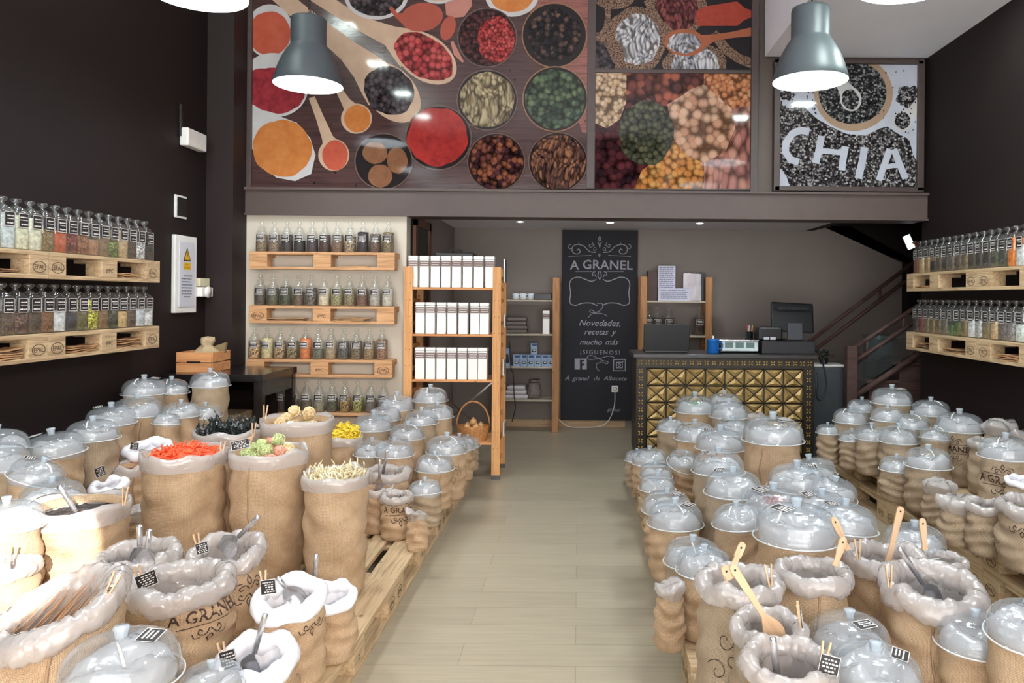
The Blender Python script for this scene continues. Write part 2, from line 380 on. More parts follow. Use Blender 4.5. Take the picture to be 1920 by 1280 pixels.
# ------------------------------------------------------------------ pallets on the floor
STAMP = P('dark_block_stamp', (70, 48, 34), .8, var=.2, scale=80)
def stamp_into(mb, c, ux, uz, w, oval=True, word='EPAL', mi=0):
    c, ux, uz = Vector(c), Vector(ux), Vector(uz)
    if oval:
        n = 28; a = [c + ux * math.cos(t) * w + uz * math.sin(t) * w * .62 for t in [2 * PI * i / n for i in range(n)]]
        b2 = [c + (p - c) * .88 for p in a]; mb.add(a + b2, [(i, (i + 1) % n, n + (i + 1) % n, n + i) for i in range(n)], mi)
    text_into(mb, word, c - uz * w * .24, ux, uz, w * .5, mi, bold=.02)
def make_pallet(loc, rz, label, group, mat=PALW, copy_from=None, L=1.2, W=.8, cat='pallet'):
    """euro pallet: long side along local X, origin at its near-left bottom corner"""
    if copy_from:
        r = copy_tree(copy_from); r.location = loc; r.rotation_euler = (0, 0, rz); return tag(r, label, cat, group)
    r = thing('wooden_pallet', loc, label, cat, group, rz)
    bl = [0, (L - .145) / 2, L - .145]; wy = [(0, .1), ((W - .145) / 2, .145), (W - .1, .1)]
    for y, w in wy: MB().box2((0, y, 0), (L, y + w, .022), ch=.002).build('bottom_board', mat, r)
    for y, w in wy:
        for x in bl:
            k = MB().box2((x, y, .022), (x + .145, y + w, .1), ch=.002).build('block', mat, r)
            s_ = MB(); word = 'EPAL' if x != bl[1] else 'ES'
            stamp_into(s_, (x + .0725, y - .0006, .061), (1, 0, 0), (0, 0, 1), .045, x != bl[1], word) if y == 0 else None
            stamp_into(s_, (x + .0725, y + w + .0006, .061), (-1, 0, 0), (0, 0, 1), .045, x != bl[1], word) if y > .5 * W else None
            if x == 0: stamp_into(s_, (-.0006, y + w / 2, .061), (0, -1, 0), (0, 0, 1), .036, True, 'EPAL')
            if x > L / 2 + .1: stamp_into(s_, (L + .0006, y + w / 2, .061), (0, 1, 0), (0, 0, 1), .036, True, 'EPAL')
            if s_.f: s_.build('stamp', STAMP, k)
    for x in bl: MB().box2((x, 0, .1), (x + .145, W, .122), ch=.002).build('stringer_board', mat, r)
    for y, w in ((0, .145), (.1875, .1), (.3275, .145), (.5125, .1), (W - .145, .145)):
        MB().box2((0, y, .122), (L, y + w, .144), ch=.002).build('deck_board', mat, r)
    return r
pal0 = None
PG = 'pallets laid as display platforms'
def pallet(x, y, z, along, label):
    """x,y = corner with smallest x,y ; along = 'x' or 'y' for the long side"""
    global pal0
    if along == 'x': loc, rz = (x, y, z), 0
    else: loc, rz = (x + .8, y, z), PI / 2
    r = make_pallet(loc, rz, label, PG, copy_from=pal0)
    if pal0 is None: pal0 = r
    r.scale = (.997, .997, 1)
nm = ['farthest', 'second farthest', 'third', 'fourth', 'nearest']
for i in range(4): pallet(-1.662, 4.78 - 1.2 * i, 0, 'y', '%s wooden pallet along the left edge of the aisle' % ['farthest', 'second farthest', 'third farthest', 'nearest'][i])
for lv in (0, 1):
    for i in range(5 if lv == 0 else 2):
        pallet(-2.87, 4.42 - .8 * i, .144 * lv, 'x', '%s-level wooden pallet by the left wall, %s from the black table' % (['floor', 'upper'][lv], ordn(i)))
pallet(-1.96, 1.6, .145, 'y', 'wooden pallet raised under the front left rolled sacks, aisle side')
pallet(-2.77, 1.6, .145, 'y', 'wooden pallet raised under the front left sacks, wall side')
pallet(-2.87, 2.81, .145, 'x', 'upper-level wooden pallet by the left wall behind the sunlit sack')
for i in range(6): pallet(.425, 5.3 - .8 * i, 0, 'x', 'crosswise wooden pallet under the right block, %s from the gold counter' % ordn(i))
for lv in (0, 1):
    for i in range(4):
        pallet(2.065, 5.0 - 1.2 * i, .144 * lv, 'y', '%s-level wooden pallet along the right wall, %s from the stairs' % (['floor', 'upper'][lv], ordn(i)))

# ------------------------------------------------------------------ wall shelves cut from pallets
def shelf_pallet(kind, loc, rz, L, blocks, label, group, mat, words):
    """front slice of a pallet fixed to a wall; local X along the wall, front face at y=0, wall at y=+.16"""
    r = thing('pallet_shelf', loc, label, 'shelf', group, rz)
    D = .17
    MB().box2((0, 0, .122), (L, .1, .144), ch=.002).build('top_board', mat, r)
    MB().box2((0, .105, .122), (L, D, .144), ch=.002).build('top_board', mat, r)
    MB().box2((0, 0, 0), (L, .1, .022), ch=.002).build('bottom_board', mat, r)
    for i, (x, w) in enumerate(blocks):
        MB().box2((x, 0, .1), (x + w, D, .122), ch=.002).build('stringer_board', mat, r)
        k = MB().box2((x, 0, .022), (x + w, .1, .1), ch=.002).build('block', mat, r)
        if words[i]:
            s_ = MB(); stamp_into(s_, (x + w / 2, -.0006, .061), (1, 0, 0), (0, 0, 1), .05, words[i] != 'IPPC', words[i]); s_.build('stamp', STAMP, k)
    return r
# paper bags lying in the pallet openings
KRAFT = P('kraft_paper', (176, 134, 92), .8, var=.15, scale=30)
KRAFTD = P('dark_kraft_paper', (112, 82, 60), .8, var=.15, scale=30)
def paper_bags(c, ux, uy, n, wid, group, where, seed, start=0):
    rnd = random.Random(seed); ux, uy = Vector(ux), Vector(uy); z = c[2]
    names = ['bottom', 'lower', 'middle', 'upper', 'top']
    for i in range(n):
        w = wid * rnd.uniform(.8, 1); d = .1; h = rnd.uniform(.005, .009); off = rnd.uniform(-.03, .03) * wid / .25; lift = rnd.uniform(0, .006)
        vs = []; N = 8
        for k in range(N + 1):
            t = k / N - .5; zz = z + .0015 + lift * (abs(t) * 2) ** 2 + .003 * math.sin(t * 7 + i)
            for s in (0, 1):
                for q in (0, 1): vs.append(Vector((c[0], c[1], 0)) + ux * (t * w + off) + uy * (s * d + .004 * math.sin(i * 3)) + Vector((0, 0, zz + q * h * (1.0 - .4 * abs(t)))))
        fs = []
        for k in range(N):
            a = 4 * k; b = a + 4
            fs += [(a, b, b + 1, a + 1), (a + 2, a + 3, b + 3, b + 2), (a + 1, b + 1, b + 3, a + 3), (a, a + 2, b + 2, b)]
        fs += [(0, 1, 3, 2), (4 * N, 4 * N + 2, 4 * N + 3, 4 * N + 1)]
        o = MB().add(vs, fs).build('paper_bag', KRAFT if rnd.random() < .7 else KRAFTD)
        tag(o, '%s flat kraft paper bag in %s' % (names[i if n > 1 else 2] if n > 2 or i else 'bottom', where), 'paper bag', group)
        z += h + .004
B3 = lambda L: [(0, .145), (L / 2 - .0725, .145), (L - .145, .145)]
# beige panel (four shelves)
for i, (z, wd) in enumerate([(1.71, ('', '', '')), (1.27, ('EPAL', 'IPPC', '')), (.833, ('', 'IPPC', 'EPAL')), (.40, ('EPAL', '', ''))]):
    shelf_pallet('p', (-2.685 + (.0 if i < 2 else -.015), 6.08, z), 0, 1.185, B3(1.185), 'orange-toned pallet shelf on the beige panel, %s from the top' % ordn(i), 'pallet shelves on the beige panel', PALO, wd)
G_ = 'flat paper bags tucked in pallet openings'
paper_bags((-1.86, 6.085, 1.732), (1, 0, 0), (0, 1, 0), 1, .3, G_, 'the top shelf of the beige panel', 1)
paper_bags((-2.37, 6.085, 1.292), (1, 0, 0), (0, 1, 0), 2, .32, G_, "the second panel shelf's left opening", 2)
paper_bags((-1.87, 6.085, 1.292), (1, 0, 0), (0, 1, 0), 3, .3, G_, "the second panel shelf's right opening", 3)
# left wall (local X points towards the camera => rotate so that front faces +X)
for lv, z in (('upper', 1.576), ('lower', 1.141)):
    shelf_pallet('l', (-2.825, 3.985, z), PI / 2, 1.05, [(0, .13), (.44, .145), (.89, .16)], 'far %s pallet shelf on the left wall' % lv, 'pallet shelves on the left wall', PALW, ('EPAL', 'IPPC', 'EPAL'))
    shelf_pallet('l', (-2.825, 2.93, z), PI / 2, 1.05, [(0, .13), (.44, .145), (.91, .14)], 'near %s pallet shelf on the left wall, cut by the frame' % lv, 'pallet shelves on the left wall', PALW, ('EPAL', 'IPPC', 'EPAL'))
U, V = (0, 1, 0), (-1, 0, 0)
paper_bags((-2.83, 4.72, 1.598), U, V, 3, .2, G_, 'the upper left wall shelf, far opening', 4)
paper_bags((-2.83, 3.6, 1.598), U, V, 2, .34, G_, 'the upper left wall shelf, near opening', 5)
paper_bags((-2.83, 4.72, 1.163), U, V, 5, .22, G_, 'the lower left wall shelf, far opening', 6)
paper_bags((-2.83, 4.27, 1.163), U, V, 4, .27, G_, 'the lower left wall shelf, middle opening', 7)
paper_bags((-2.83, 3.68, 1.163), U, V, 5, .34, G_, 'the lower left wall shelf, near opening', 8)
# right wall
for lv, z, wd in (('upper', 1.576, ('', '', 'EPAL')), ('lower', 1.10, ('', '', 'EPAL'))):
    shelf_pallet('r', (2.705, 6.16, z), -PI / 2, 1.08, [(0, .12), (.40, .145), (.94, .14)], 'far %s pallet shelf on the right wall' % lv, 'pallet shelves on the right wall', PALW, wd)
    shelf_pallet('r', (2.705, 5.075, z), -PI / 2, 1.1, [(0, .17), (.49, .145), (.96, .14)], 'near %s pallet shelf on the right wall, cut by the frame' % lv, 'pallet shelves on the right wall', PALW, ('VIC' if lv == 'lower' else 'EPAL', '', 'EPAL'))
U, V = (0, -1, 0), (1, 0, 0)
paper_bags((2.71, 5.9, 1.598), U, V, 2, .22, G_, 'the upper right wall shelf, far opening', 9)
paper_bags((2.71, 5.9, 1.122), U, V, 4, .22, G_, 'the lower right wall shelf, far opening', 10)
paper_bags((2.71, 5.4, 1.122), U, V, 3, .3, G_, 'the lower right wall shelf, second opening', 11)
paper_bags((2.71, 4.72, 1.122), U, V, 4, .28, G_, 'the lower right wall shelf, near opening', 12)

# ------------------------------------------------------------------ jars
def label_geo(mb_card, mb_ink, w, h, zc, fn, rnd):
    """card with white border and lines of writing; fn(u,z,off) places a point on the jar's front"""
    def patch(mb, u0, u1, z0, z1, off, n=6):
        vs = []
        for i in range(n + 1):
            u = u0 + (u1 - u0) * i / n; vs += [fn(u, z0, off), fn(u, z1, off)]
        mb.add(vs, [(2 * i, 2 * i + 2, 2 * i + 3, 2 * i + 1) for i in range(n)])
    patch(mb_card, -w / 2, w / 2, zc - h / 2, zc + h / 2, .0008)
    t = .0025
    for a in ((-w / 2, w / 2, zc + h / 2 - t, zc + h / 2), (-w / 2, w / 2, zc - h / 2, zc - h / 2 + t), (-w / 2, -w / 2 + t, zc - h / 2, zc + h / 2), (w / 2 - t, w / 2, zc - h / 2, zc + h / 2)): patch(mb_ink, *a, .0016)
    for zz, hh in ((zc + h * .22, .007), (zc + h * .02, .005), (zc - h * .28, .008)):
        x = -w * .36 * rnd.uniform(.6, 1)
        while x < w * .34:
            l = rnd.uniform(.004, .009); patch(mb_ink, x, min(x + l, w * .4), zz - hh / 2 * rnd.uniform(.6, 1), zz + hh / 2 * rnd.uniform(.6, 1), .0016, 1); x += l + .0018
JG = {}
def round_jar_parts(seed):
    """shared meshes of the round bottle-shaped jar: 95 mm wide, 256 mm high"""
    R = .0475; rnd = random.Random(seed)
    prof = [(.043, .0), (R, .004), (R, .142), (.046, .154), (.036, .172), (.0275, .182), (.0275, .19), (.031, .193), (.031, .198), (.0, .199)]
    body = MB().lathe(prof, seg=28, capb=True)
    st = MB().lathe([(.024, .199), (.024, .205), (.012, .212), (.010, .222), (.017, .232), (.0205, .242), (.0175, .252), (.0, .256)], seg=20, capb=True)
    c, k = MB(), MB(); f = lambda u, z, off: ((R + off) * math.sin(u / R), -(R + off) * math.cos(u / R), z)
    label_geo(c, k, .068, .052, .118, f, rnd)
    return body, st, c, k
def square_jar_parts(seed, face):
    w = .0445; rnd = random.Random(seed)
    def sq(r, z, a, i):
        if z < .2: e = 7
        elif z < .215: e = 3.4
        else: return r, z
        k = (abs(math.cos(a)) ** e + abs(math.sin(a)) ** e) ** (-1 / e); return r * k, z
    prof = [(.040, 0), (w, .004), (w, .182), (.043, .192), (.036, .203), (.033, .206), (.034, .212), (.0, .213)]
    body = MB().lathe(prof, seg=32, fn=sq, capb=True)
    st = MB().lathe([(.027, .213), (.025, .220), (.011, .227), (.010, .236), (.022, .246), (.026, .254), (.022, .262), (0, .265)], seg=20, capb=True)
    c, k = MB(), MB(); f = lambda u, z, off: (u * 1.0, -(w * 1.0 + off + .0006), z)
    label_geo(c, k, .060, .072, .150, f, rnd)
    return body, st, c, k
def jar_contents(shape, fill, slope=0):
    R = .0445 if shape == 'round' else .0415
    top = .004 + fill * (.148 if shape == 'round' else .178)
    def fn(r, z, a, i):
        if shape != 'round':
            e = 7; r = r * (abs(math.cos(a)) ** e + abs(math.sin(a)) ** e) ** (-1 / e)
        if i >= 2 : z = z + slope * r * math.cos(a) / .04 + .002 * math.sin(a * 3)
        return r, z
    return MB().lathe([(R * .97, .005), (R, .01), (R, top), (R * .9, top + .002), (0, top + .004)], seg=24, fn=fn, capb=True)
JARP = {}
def jar(shape, x, y, z, rz, fill, mat, label, group, seed, slope=0, stopmat=None):
    key = (shape, seed % 6)
    if key not in JARP:
        body, st, c, k = round_jar_parts(seed) if shape == 'round' else square_jar_parts(seed, 0)
        r = thing('glass_jar', (x, y, z), label, 'jar', group, rz)
        body.build('jar_body', GLASS, r); st.build('stopper', GLASS, r)
        l = c.build('jar_label', CARD, r); k.build('label_print', CARDW, l); JARP[key] = r
    else:
        r = copy_tree(JARP[key])
        for ch in list(r.children):
            if ch.name.startswith('contents'): bpy.data.objects.remove(ch)
        r.location = (x, y, z); r.rotation_euler = (0, 0, rz); tag(r, label, 'jar', group)
    co = jar_contents(shape, fill, slope).build('contents', mat, r)
    if stopmat:
        for ch in r.children:
            if ch.name.startswith('stopper'): ch.data = ch.data.copy(); ch.data.materials[0] = stopmat
    return r
def gm(rgb, kind='cells', k=.62, cell=230):
    key = 'grain_%d_%d_%d_%s' % (*rgb, kind)
    return grain(key, rgb, tuple(int(c * k) for c in rgb), tuple(min(255, int(c * 1.15)) for c in rgb), cell=cell if kind != 'powder' else 60, kind=kind)
g = gm
J = lambda rgb, kind='cells', cell=230: g(rgb, kind, .62, cell)
pw = 'powder'
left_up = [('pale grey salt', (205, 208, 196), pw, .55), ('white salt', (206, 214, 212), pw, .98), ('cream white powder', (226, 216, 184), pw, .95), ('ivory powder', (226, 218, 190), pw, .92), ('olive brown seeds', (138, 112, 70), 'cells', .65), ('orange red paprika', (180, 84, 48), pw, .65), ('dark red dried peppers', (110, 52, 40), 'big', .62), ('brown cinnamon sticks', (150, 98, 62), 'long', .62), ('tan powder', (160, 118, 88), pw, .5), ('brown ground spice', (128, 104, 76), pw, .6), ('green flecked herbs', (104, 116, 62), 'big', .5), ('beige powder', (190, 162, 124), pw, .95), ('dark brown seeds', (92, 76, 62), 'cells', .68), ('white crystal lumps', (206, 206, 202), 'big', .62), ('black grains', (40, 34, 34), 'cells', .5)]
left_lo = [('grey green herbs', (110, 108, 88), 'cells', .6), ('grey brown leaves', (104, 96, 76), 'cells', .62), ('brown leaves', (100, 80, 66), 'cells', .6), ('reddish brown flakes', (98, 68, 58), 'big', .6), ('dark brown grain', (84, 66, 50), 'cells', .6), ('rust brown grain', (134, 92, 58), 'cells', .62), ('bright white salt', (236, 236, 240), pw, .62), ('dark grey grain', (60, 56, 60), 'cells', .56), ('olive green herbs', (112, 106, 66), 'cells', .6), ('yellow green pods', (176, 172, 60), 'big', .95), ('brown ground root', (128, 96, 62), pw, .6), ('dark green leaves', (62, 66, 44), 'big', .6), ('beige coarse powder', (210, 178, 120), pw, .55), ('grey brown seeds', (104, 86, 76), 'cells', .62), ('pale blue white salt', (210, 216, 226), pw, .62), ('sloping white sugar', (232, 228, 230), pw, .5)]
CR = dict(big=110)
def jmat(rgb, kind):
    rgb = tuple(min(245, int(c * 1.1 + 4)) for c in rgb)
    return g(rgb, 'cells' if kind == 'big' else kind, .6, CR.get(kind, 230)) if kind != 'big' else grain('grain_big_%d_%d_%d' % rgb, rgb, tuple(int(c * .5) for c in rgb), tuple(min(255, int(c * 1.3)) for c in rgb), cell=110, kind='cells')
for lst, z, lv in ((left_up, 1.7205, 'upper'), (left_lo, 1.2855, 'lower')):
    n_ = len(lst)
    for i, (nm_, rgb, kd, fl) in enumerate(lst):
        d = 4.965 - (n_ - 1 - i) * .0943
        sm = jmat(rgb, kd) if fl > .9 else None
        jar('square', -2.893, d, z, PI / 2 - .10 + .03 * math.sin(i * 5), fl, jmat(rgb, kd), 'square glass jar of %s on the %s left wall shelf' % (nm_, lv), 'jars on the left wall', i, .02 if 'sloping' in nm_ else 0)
mid = [
 [('tan brown seeds', (140, 118, 94), .93), ('coarse tan seeds', (138, 116, 96), .93), ('black purple tea', (52, 38, 46), .93), ('black leaves, half full', (38, 34, 36), .6), ('dark plum tea, half full', (66, 48, 56), .7), ('dark brown tea', (74, 50, 44), .93), ('warm brown grain', (126, 98, 78), .93), ('pale flecked chips', (150, 130, 104), .85), ('near black tea', (44, 32, 40), 1.1), ('brown and plum tea', (104, 80, 64), 1.0), ('olive tan leaves', (132, 116, 84), 1.1)],
 [('dark brown leaves', (86, 72, 60), .88), ('green brown leaves', (88, 88, 66), .9), ('dark green tea', (72, 78, 56), 1.0), ('brown grey tea', (104, 84, 70), .75), ('white flecked dark tea', (92, 84, 76), .95), ('cream powder', (206, 190, 160), .93), ('pale yellow green leaves', (160, 154, 108), .93), ('pale olive tea', (142, 130, 96), .93), ('reddish brown tea', (120, 84, 68), .93), ('light grey powder', (172, 164, 152), .93), ('off white powder', (200, 192, 178), .93)],
 [('peach coloured nuts', (188, 146, 106), .95), ('cream powder to the brim', (196, 180, 136), 1.1), ('tan brown chips', (158, 130, 98), .95), ('olive flakes', (128, 116, 84), .92), ('orange powder to the brim', (206, 116, 62), 1.1), ('grey green leaves, low', (110, 112, 98), .5), ('beige powder', (166, 142, 112), .95), ('slate grey seeds', (96, 92, 90), .95), ('speckled brown leaves', (122, 106, 84), .95), ('sandy tan seeds', (156, 128, 90), .95), ('reddish tan seeds', (156, 114, 90), 1.05)],
 [('dark tea behind the table', (62, 50, 48), .7), ('deep purple petals', (70, 44, 52), .7), ('dusty brown leaves', (102, 84, 74), .6), ('olive brown leaves', (110, 98, 76), .6), ('pale olive powder', (140, 134, 112), .75), ('dark green leaves', (84, 84, 66), .7), ('ochre flowers', (146, 116, 70), .75), ('yellow green flowers', (140, 136, 74), .75), ('grey brown powder', (104, 94, 88), .7), ('plain dark tea', (66, 56, 52), .7)]]
rows = [(1.854, 491, 728, 11), (1.414, 489, 728, 11), (.977, 479, 718, 11), (.544, 505, 722, 10)]
RN = ['top', 'second', 'third', 'bottom']
for r_, (z, p0, p1, cnt) in enumerate(rows):
    for i in range(cnt):
        px = p0 + (p1 - p0) * i / (cnt - 1); X = at(px, 500, 6.16).x
        nm_, rgb, fl = mid[r_][i]
        jar('round', X, 6.155, z, .12 * math.sin(i * 2.3 + r_), fl, jmat(rgb, 'powder' if 'powder' in nm_ else ('big' if any(w in nm_ for w in ('nuts', 'chips', 'flakes', 'flowers', 'flecked')) else 'cells')),
            'round glass jar of %s, %s panel shelf' % (nm_, RN[r_]), 'bottle jars on the beige panel', i + r_)
rup = [('rust red spice', (134, 74, 50), .68), ('cream powder', (196, 168, 124), .7), ('tan ginger powder', (166, 130, 88), .68), ('black seeds, nearly empty', (50, 42, 42), .45), ('olive herb', (92, 82, 62), .7), ('dark brown tea', (76, 62, 54), .68), ('white speckled grain', (112, 102, 92), .6), ('umber tea', (96, 80, 68), .66), ('tan brown grain', (126, 108, 80), .64), ('dark green brown herb', (66, 62, 48), .7), ('dark mixed herb', (60, 54, 46), .7), ('charcoal tea', (58, 50, 46), .7), ('leaf green herb', (78, 80, 58), .68), ('dark herb with white', (70, 72, 56), .66), ('vivid orange powder', (226, 120, 34), 1.0), ('snow white powder', (232, 236, 236), .72)]
rlo = [('blackish seeds', (56, 52, 52), .55), ('dark red powder', (122, 50, 46), .68), ('grey tan seeds', (132, 118, 94), .64), ('olive tan seeds', (142, 122, 82), .6), ('umber seeds', (122, 102, 78), .6), ('pale flecked seeds', (122, 114, 100), .62), ('green lentil flakes, low', (84, 118, 66), .4), ('grass green flakes', (98, 116, 62), .55), ('olive brown powder', (130, 108, 74), .66), ('pure white salt', (232, 234, 232), .68), ('white sugar', (226, 222, 218), .66), ('mustard brown powder', (122, 106, 74), .66), ('peach beige powder', (206, 174, 130), .66), ('slate grey grain', (118, 108, 108), .66), ('silver grey grain', (158, 152, 150), .64), ('chalk white powder', (214, 220, 214), .6)]
for lst, z, lv in ((rup, 1.7205, 'upper'), (rlo, 1.2445, 'lower')):
    for i, (nm_, rgb, fl) in enumerate(lst):
        jar('square', 2.79, 6.10 - i * .0958, z, -PI / 2 + .06 * math.sin(i * 3), fl, jmat(rgb, 'powder' if 'powder' in nm_ or 'salt' in nm_ else 'cells'),
            'square glass jar of %s on the %s right wall shelf' % (nm_, lv), 'jars on the right wall', i + 2)

# ------------------------------------------------------------------ pine rack with white tins
def rack(loc, w, d, h, shelves, label, post=(.044, .07), brace=True, pw_=.07):
    r = thing('pine_shelf_unit', loc, label, 'shelf unit')
    for x in (0, w - pw_):
        for y in (0, d - .032):
            p_ = MB().box2((x, y, .03), (x + pw_, y + .032, h), ch=.003).build('post', PINE, r)
            MB().box2((x - .002, y - .002, 0), (x + pw_ + .002, y + .034, .035)).build('foot_cap', P('grey_foot_cap', (88, 86, 84), .5), p_)
            hl = MB()
            for k in range(12):
                zz = .12 + k * .135
                if zz < h: 
                    for xx in (x + .018, x + pw_ - .018): hl.lathe([(.0035, 0), (0, .0005)], (xx, y - .0006, zz), 8, M=Matrix.Rotation(PI / 2, 4, 'X'))
            if y == 0: hl.build('peg_hole', P('peg_hole_dark', (90, 56, 30), .8), p_)
        for k in range(9):
            zz = .1 + k * (h - .2) / 8; MB().box2((x + .02, .03, zz), (x + .045, d - .03, zz + .03), ch=.002).build('side_rung', PINE, r)
    for z in shelves:
        MB().box2((.008 if False else pw_ * .3, .012, z - .018), (w - pw_ * .3, d - .012, z), ch=.002).build('shelf_board', PINEX, r)
    if brace:
        b_ = MB()
        b_.box(((w) / 2, d - .005, .50), (.95 * w, .003, .014), M=Matrix.Rotation(.72, 4, 'Y')); b_.box(((w) / 2, d - .009, .50), (.95 * w, .003, .014), M=Matrix.Rotation(-.72, 4, 'Y'))
        b_.build('cross_brace', STEEL, r)
    return r
RKX, RKY = -1.437, 6.135
rack((RKX, RKY, 0), .80, .46, 1.745, (1.575, 1.19, .815, .30), 'tall pine rack with rows of white tins beside the beige panel')
WT = None
TINL = P('grey_brown_tin_label', (122, 100, 96), .6, var=.1, scale=60)
def white_tin(x, y, z, label, rz=0):
    global WT
    if WT is None:
        r = thing('white_tin', (x, y, z), label, 'tin', 'white tins on the pine rack')
        MB().box2((-.0375, -.045, 0), (.0375, .045, .232), ch=.003).build('tin_body', WHITEM, r)
        MB().box2((-.0385, -.046, .234), (.0385, .046, .26), ch=.003).build('lid', WHITEM, r)
        l = MB().box2((-.041, -.0475, .172), (.041, -.046, .222)).build('label_band', TINL, r)
        k = MB(); rnd = random.Random(3)
        for zz, t in ((.221, .0025), (.1725, .0025)): k.box2((-.041, -.0481, zz - t / 2), (.041, -.0476, zz + t / 2))
        for zz, hh in ((.205, .006), (.187, .006)):
            xx = -.03
            while xx < .028: l_ = rnd.uniform(.004, .009); k.box2((xx, -.0481, zz - hh / 2), (xx + l_, -.0476, zz + hh / 2)); xx += l_ + .002
        k.build('label_print', CARDW, l); WT = r
    else:
        r = copy_tree(WT); r.location = (x, y, z); tag(r, label, 'tin', 'white tins on the pine rack')
    r.rotation_euler = (0, 0, rz); return r
for z, xs, rn in ((1.576, (774, 795, 816, 836, 856, 876.5, 897, 918), 'top'), (1.191, (788, 807, 828, 848, 869, 891, 909), 'middle'), (.816, (788, 808, 828, 848, 868, 888, 906), 'bottom')):
    for i, px in enumerate(xs):
        x = at(px, 558, RKY + .05).x; y_ = RKY + .085
        x = min(max(x, RKX + .075), RKX + .725) if rn != 'top' else x
        white_tin(x, y_, z, 'tall white tin with label band, %s from left, %s rack row' % (ordn(i), rn), .03 * math.sin(i * 7 + z))

# ------------------------------------------------------------------ things on and around the pine rack
YR = RKY
t = thing('black_storage_box', (-1.02, YR + .28, 1.191), 'dark storage box behind the middle row of white tins', 'box')
MB().box2((-.2, -.06, 0), (.2, .1, .2), ch=.008).build('box_body', BLACK, t); MB().box2((-.205, -.065, .2), (.205, .105, .225), ch=.006).build('lid', BLACKP, t)
t = thing('black_storage_box', (-1.05, YR + .28, .816), 'dark storage box behind the bottom row of white tins', 'box')
MB().box2((-.22, -.06, 0), (.22, .1, .22), ch=.008).build('box_body', BLACK, t); MB().box2((-.225, -.065, .22), (.225, .105, .245), ch=.006).build('lid', BLACKP, t)
t = thing('black_case', (-1.06, YR + .3, 1.576), 'black flat case lying behind the top row of tins', 'case')
MB().box2((-.17, -.1, 0), (.17, .1, .3), ch=.015).build('case_shell', BLACK, t); MB().tube(smooth_path([(-.05, -.0, .3), (-.04, 0, .325), (.04, 0, .325), (.05, 0, .3)]), .006).build('handle', BLACKP, t)
# woven basket with onions on the lowest board
bx, by, bz = RKX + .56, YR + .14, .301
t = thing('woven_basket', (bx, by, bz), 'woven wicker basket of onions on the lowest rack board', 'basket')
WICK = P('woven_wicker', (190, 134, 82), .7, var=.2, scale=60); m_ = MB()
for r_ in range(7):
    for k in range(24):
        a0 = 2 * PI * k / 24; bulge = .006 if (k + r_) % 2 else -.002
        R1, R2 = .11 + r_ * .004, .08 + r_ * .003
        p = [(math.cos(a0 - .13) * (R1 - .004), math.sin(a0 - .13) * (R2 - .004)), (math.cos(a0) * (R1 + bulge), math.sin(a0) * (R2 + bulge)), (math.cos(a0 + .13) * (R1 - .004), math.sin(a0 + .13) * (R2 - .004))]
        z0 = r_ * .017; vs = [(q[0], q[1], z0 + zz) for q in p for zz in (0, .018)]
        m_.add(vs, [(0, 2, 3, 1), (2, 4, 5, 3)], 0, True)
m_.lathe([(.1, .0), (0, .001)], seg=20); m_.build('basket_wall', WICK, t)
hs = [(math.cos(a) * .138, 0, .12 + math.sin(a) * .2) for a in [PI * i / 14 for i in range(15)]]
MB().tube(hs, .007).build('handle', WICK, t)
ONI = P('onion_skin', (190, 146, 96), .5, var=.15)
for i, (x, y, z, r_) in enumerate([(-.05, -.03, .1, .034), (.03, -.03, .1, .036), (0, .01, .145, .034), (.06, .03, .11, .03), (-.05, .03, .11, .03)]):
    o = MB().lathe([(.0, -r_), (r_ * .7, -r_ * .7), (r_, 0), (r_ * .8, r_ * .6), (r_ * .3, r_ * .95), (.003, r_ * 1.3), (0, r_ * 1.32)], seg=16).build('onion', ONI, None, (bx + x, by + y, bz + z))
    tag(o, ['brown onion at the front left of the wicker basket', 'brown onion at the front right of the wicker basket', 'brown onion on top of the wicker basket', 'brown onion at the back right of the wicker basket', 'brown onion at the back left of the wicker basket'][i], 'onion', 'onions in the basket')
for i, (dx, zz) in enumerate(((.17, 0), )):
    t = thing('glass_lantern', (RKX + .30, YR + .12, .301), 'square glass lantern on the lowest rack board', 'lantern')
    fr = MB()
    for x in (-.05, .05):
        for y in (-.05, .05): fr.box2((x - .004, y - .004, 0), (x + .004, y + .004, .2))
    for z in (0, .1, .2): 
        for s in (-1, 1): fr.box2((-.054, s * .05 - .004, z - .004), (.054, s * .05 + .004, z + .004)); fr.box2((s * .05 - .004, -.054, z - .004), (s * .05 + .004, .054, z + .004))
    fr.build('metal_frame', STEEL, t); MB().box2((-.048, -.048, .004), (.048, .048, .196)).build('glass_pane', GLASS, t)
# small picture cards hanging on the rack's right side
CARDB = P('photo_card_print', (96, 100, 112), .5, var=.5, scale=40)
for i, (z, hh, wd) in enumerate(((1.62, .2, .16), (1.24, .11, .09), (.84, .14, .12), (.32, .12, .12))):
    t = thing('picture_card', (RKX + .803, YR + .14 + .06 * (i % 2), z), 'small framed picture card on the pine rack side, %s from the top' % ordn(i), 'card', 'picture cards on the rack side')
    MB().box2((0, 0, 0), (.012, wd, hh), ch=.002).build('card_frame', WHITE if i else STEEL, t); MB().box2((.012, .012, .012), (.014, wd - .012, hh - .012)).build('card_picture', CARDB, t)

# ------------------------------------------------------------------ door in the side wall behind the rack
DW = wood('brown_door_frame', (112, 74, 50), (84, 52, 34), 'Z', 3)
d_ = MB()
d_.box2((-1.45, 6.52, 0), (-1.425, 6.60, 2.2)); d_.box2((-1.45, 7.12, 0), (-1.425, 7.20, 2.2)); d_.box2((-1.45, 6.52, 2.12), (-1.425, 7.20, 2.2))
dr = struct('door_1', d_, DW)
o = MB().box2((-1.45, 6.60, 0), (-1.44, 7.12, 2.12)).build('door_leaf', P('dark_doorway', (40, 34, 34), .6), dr)

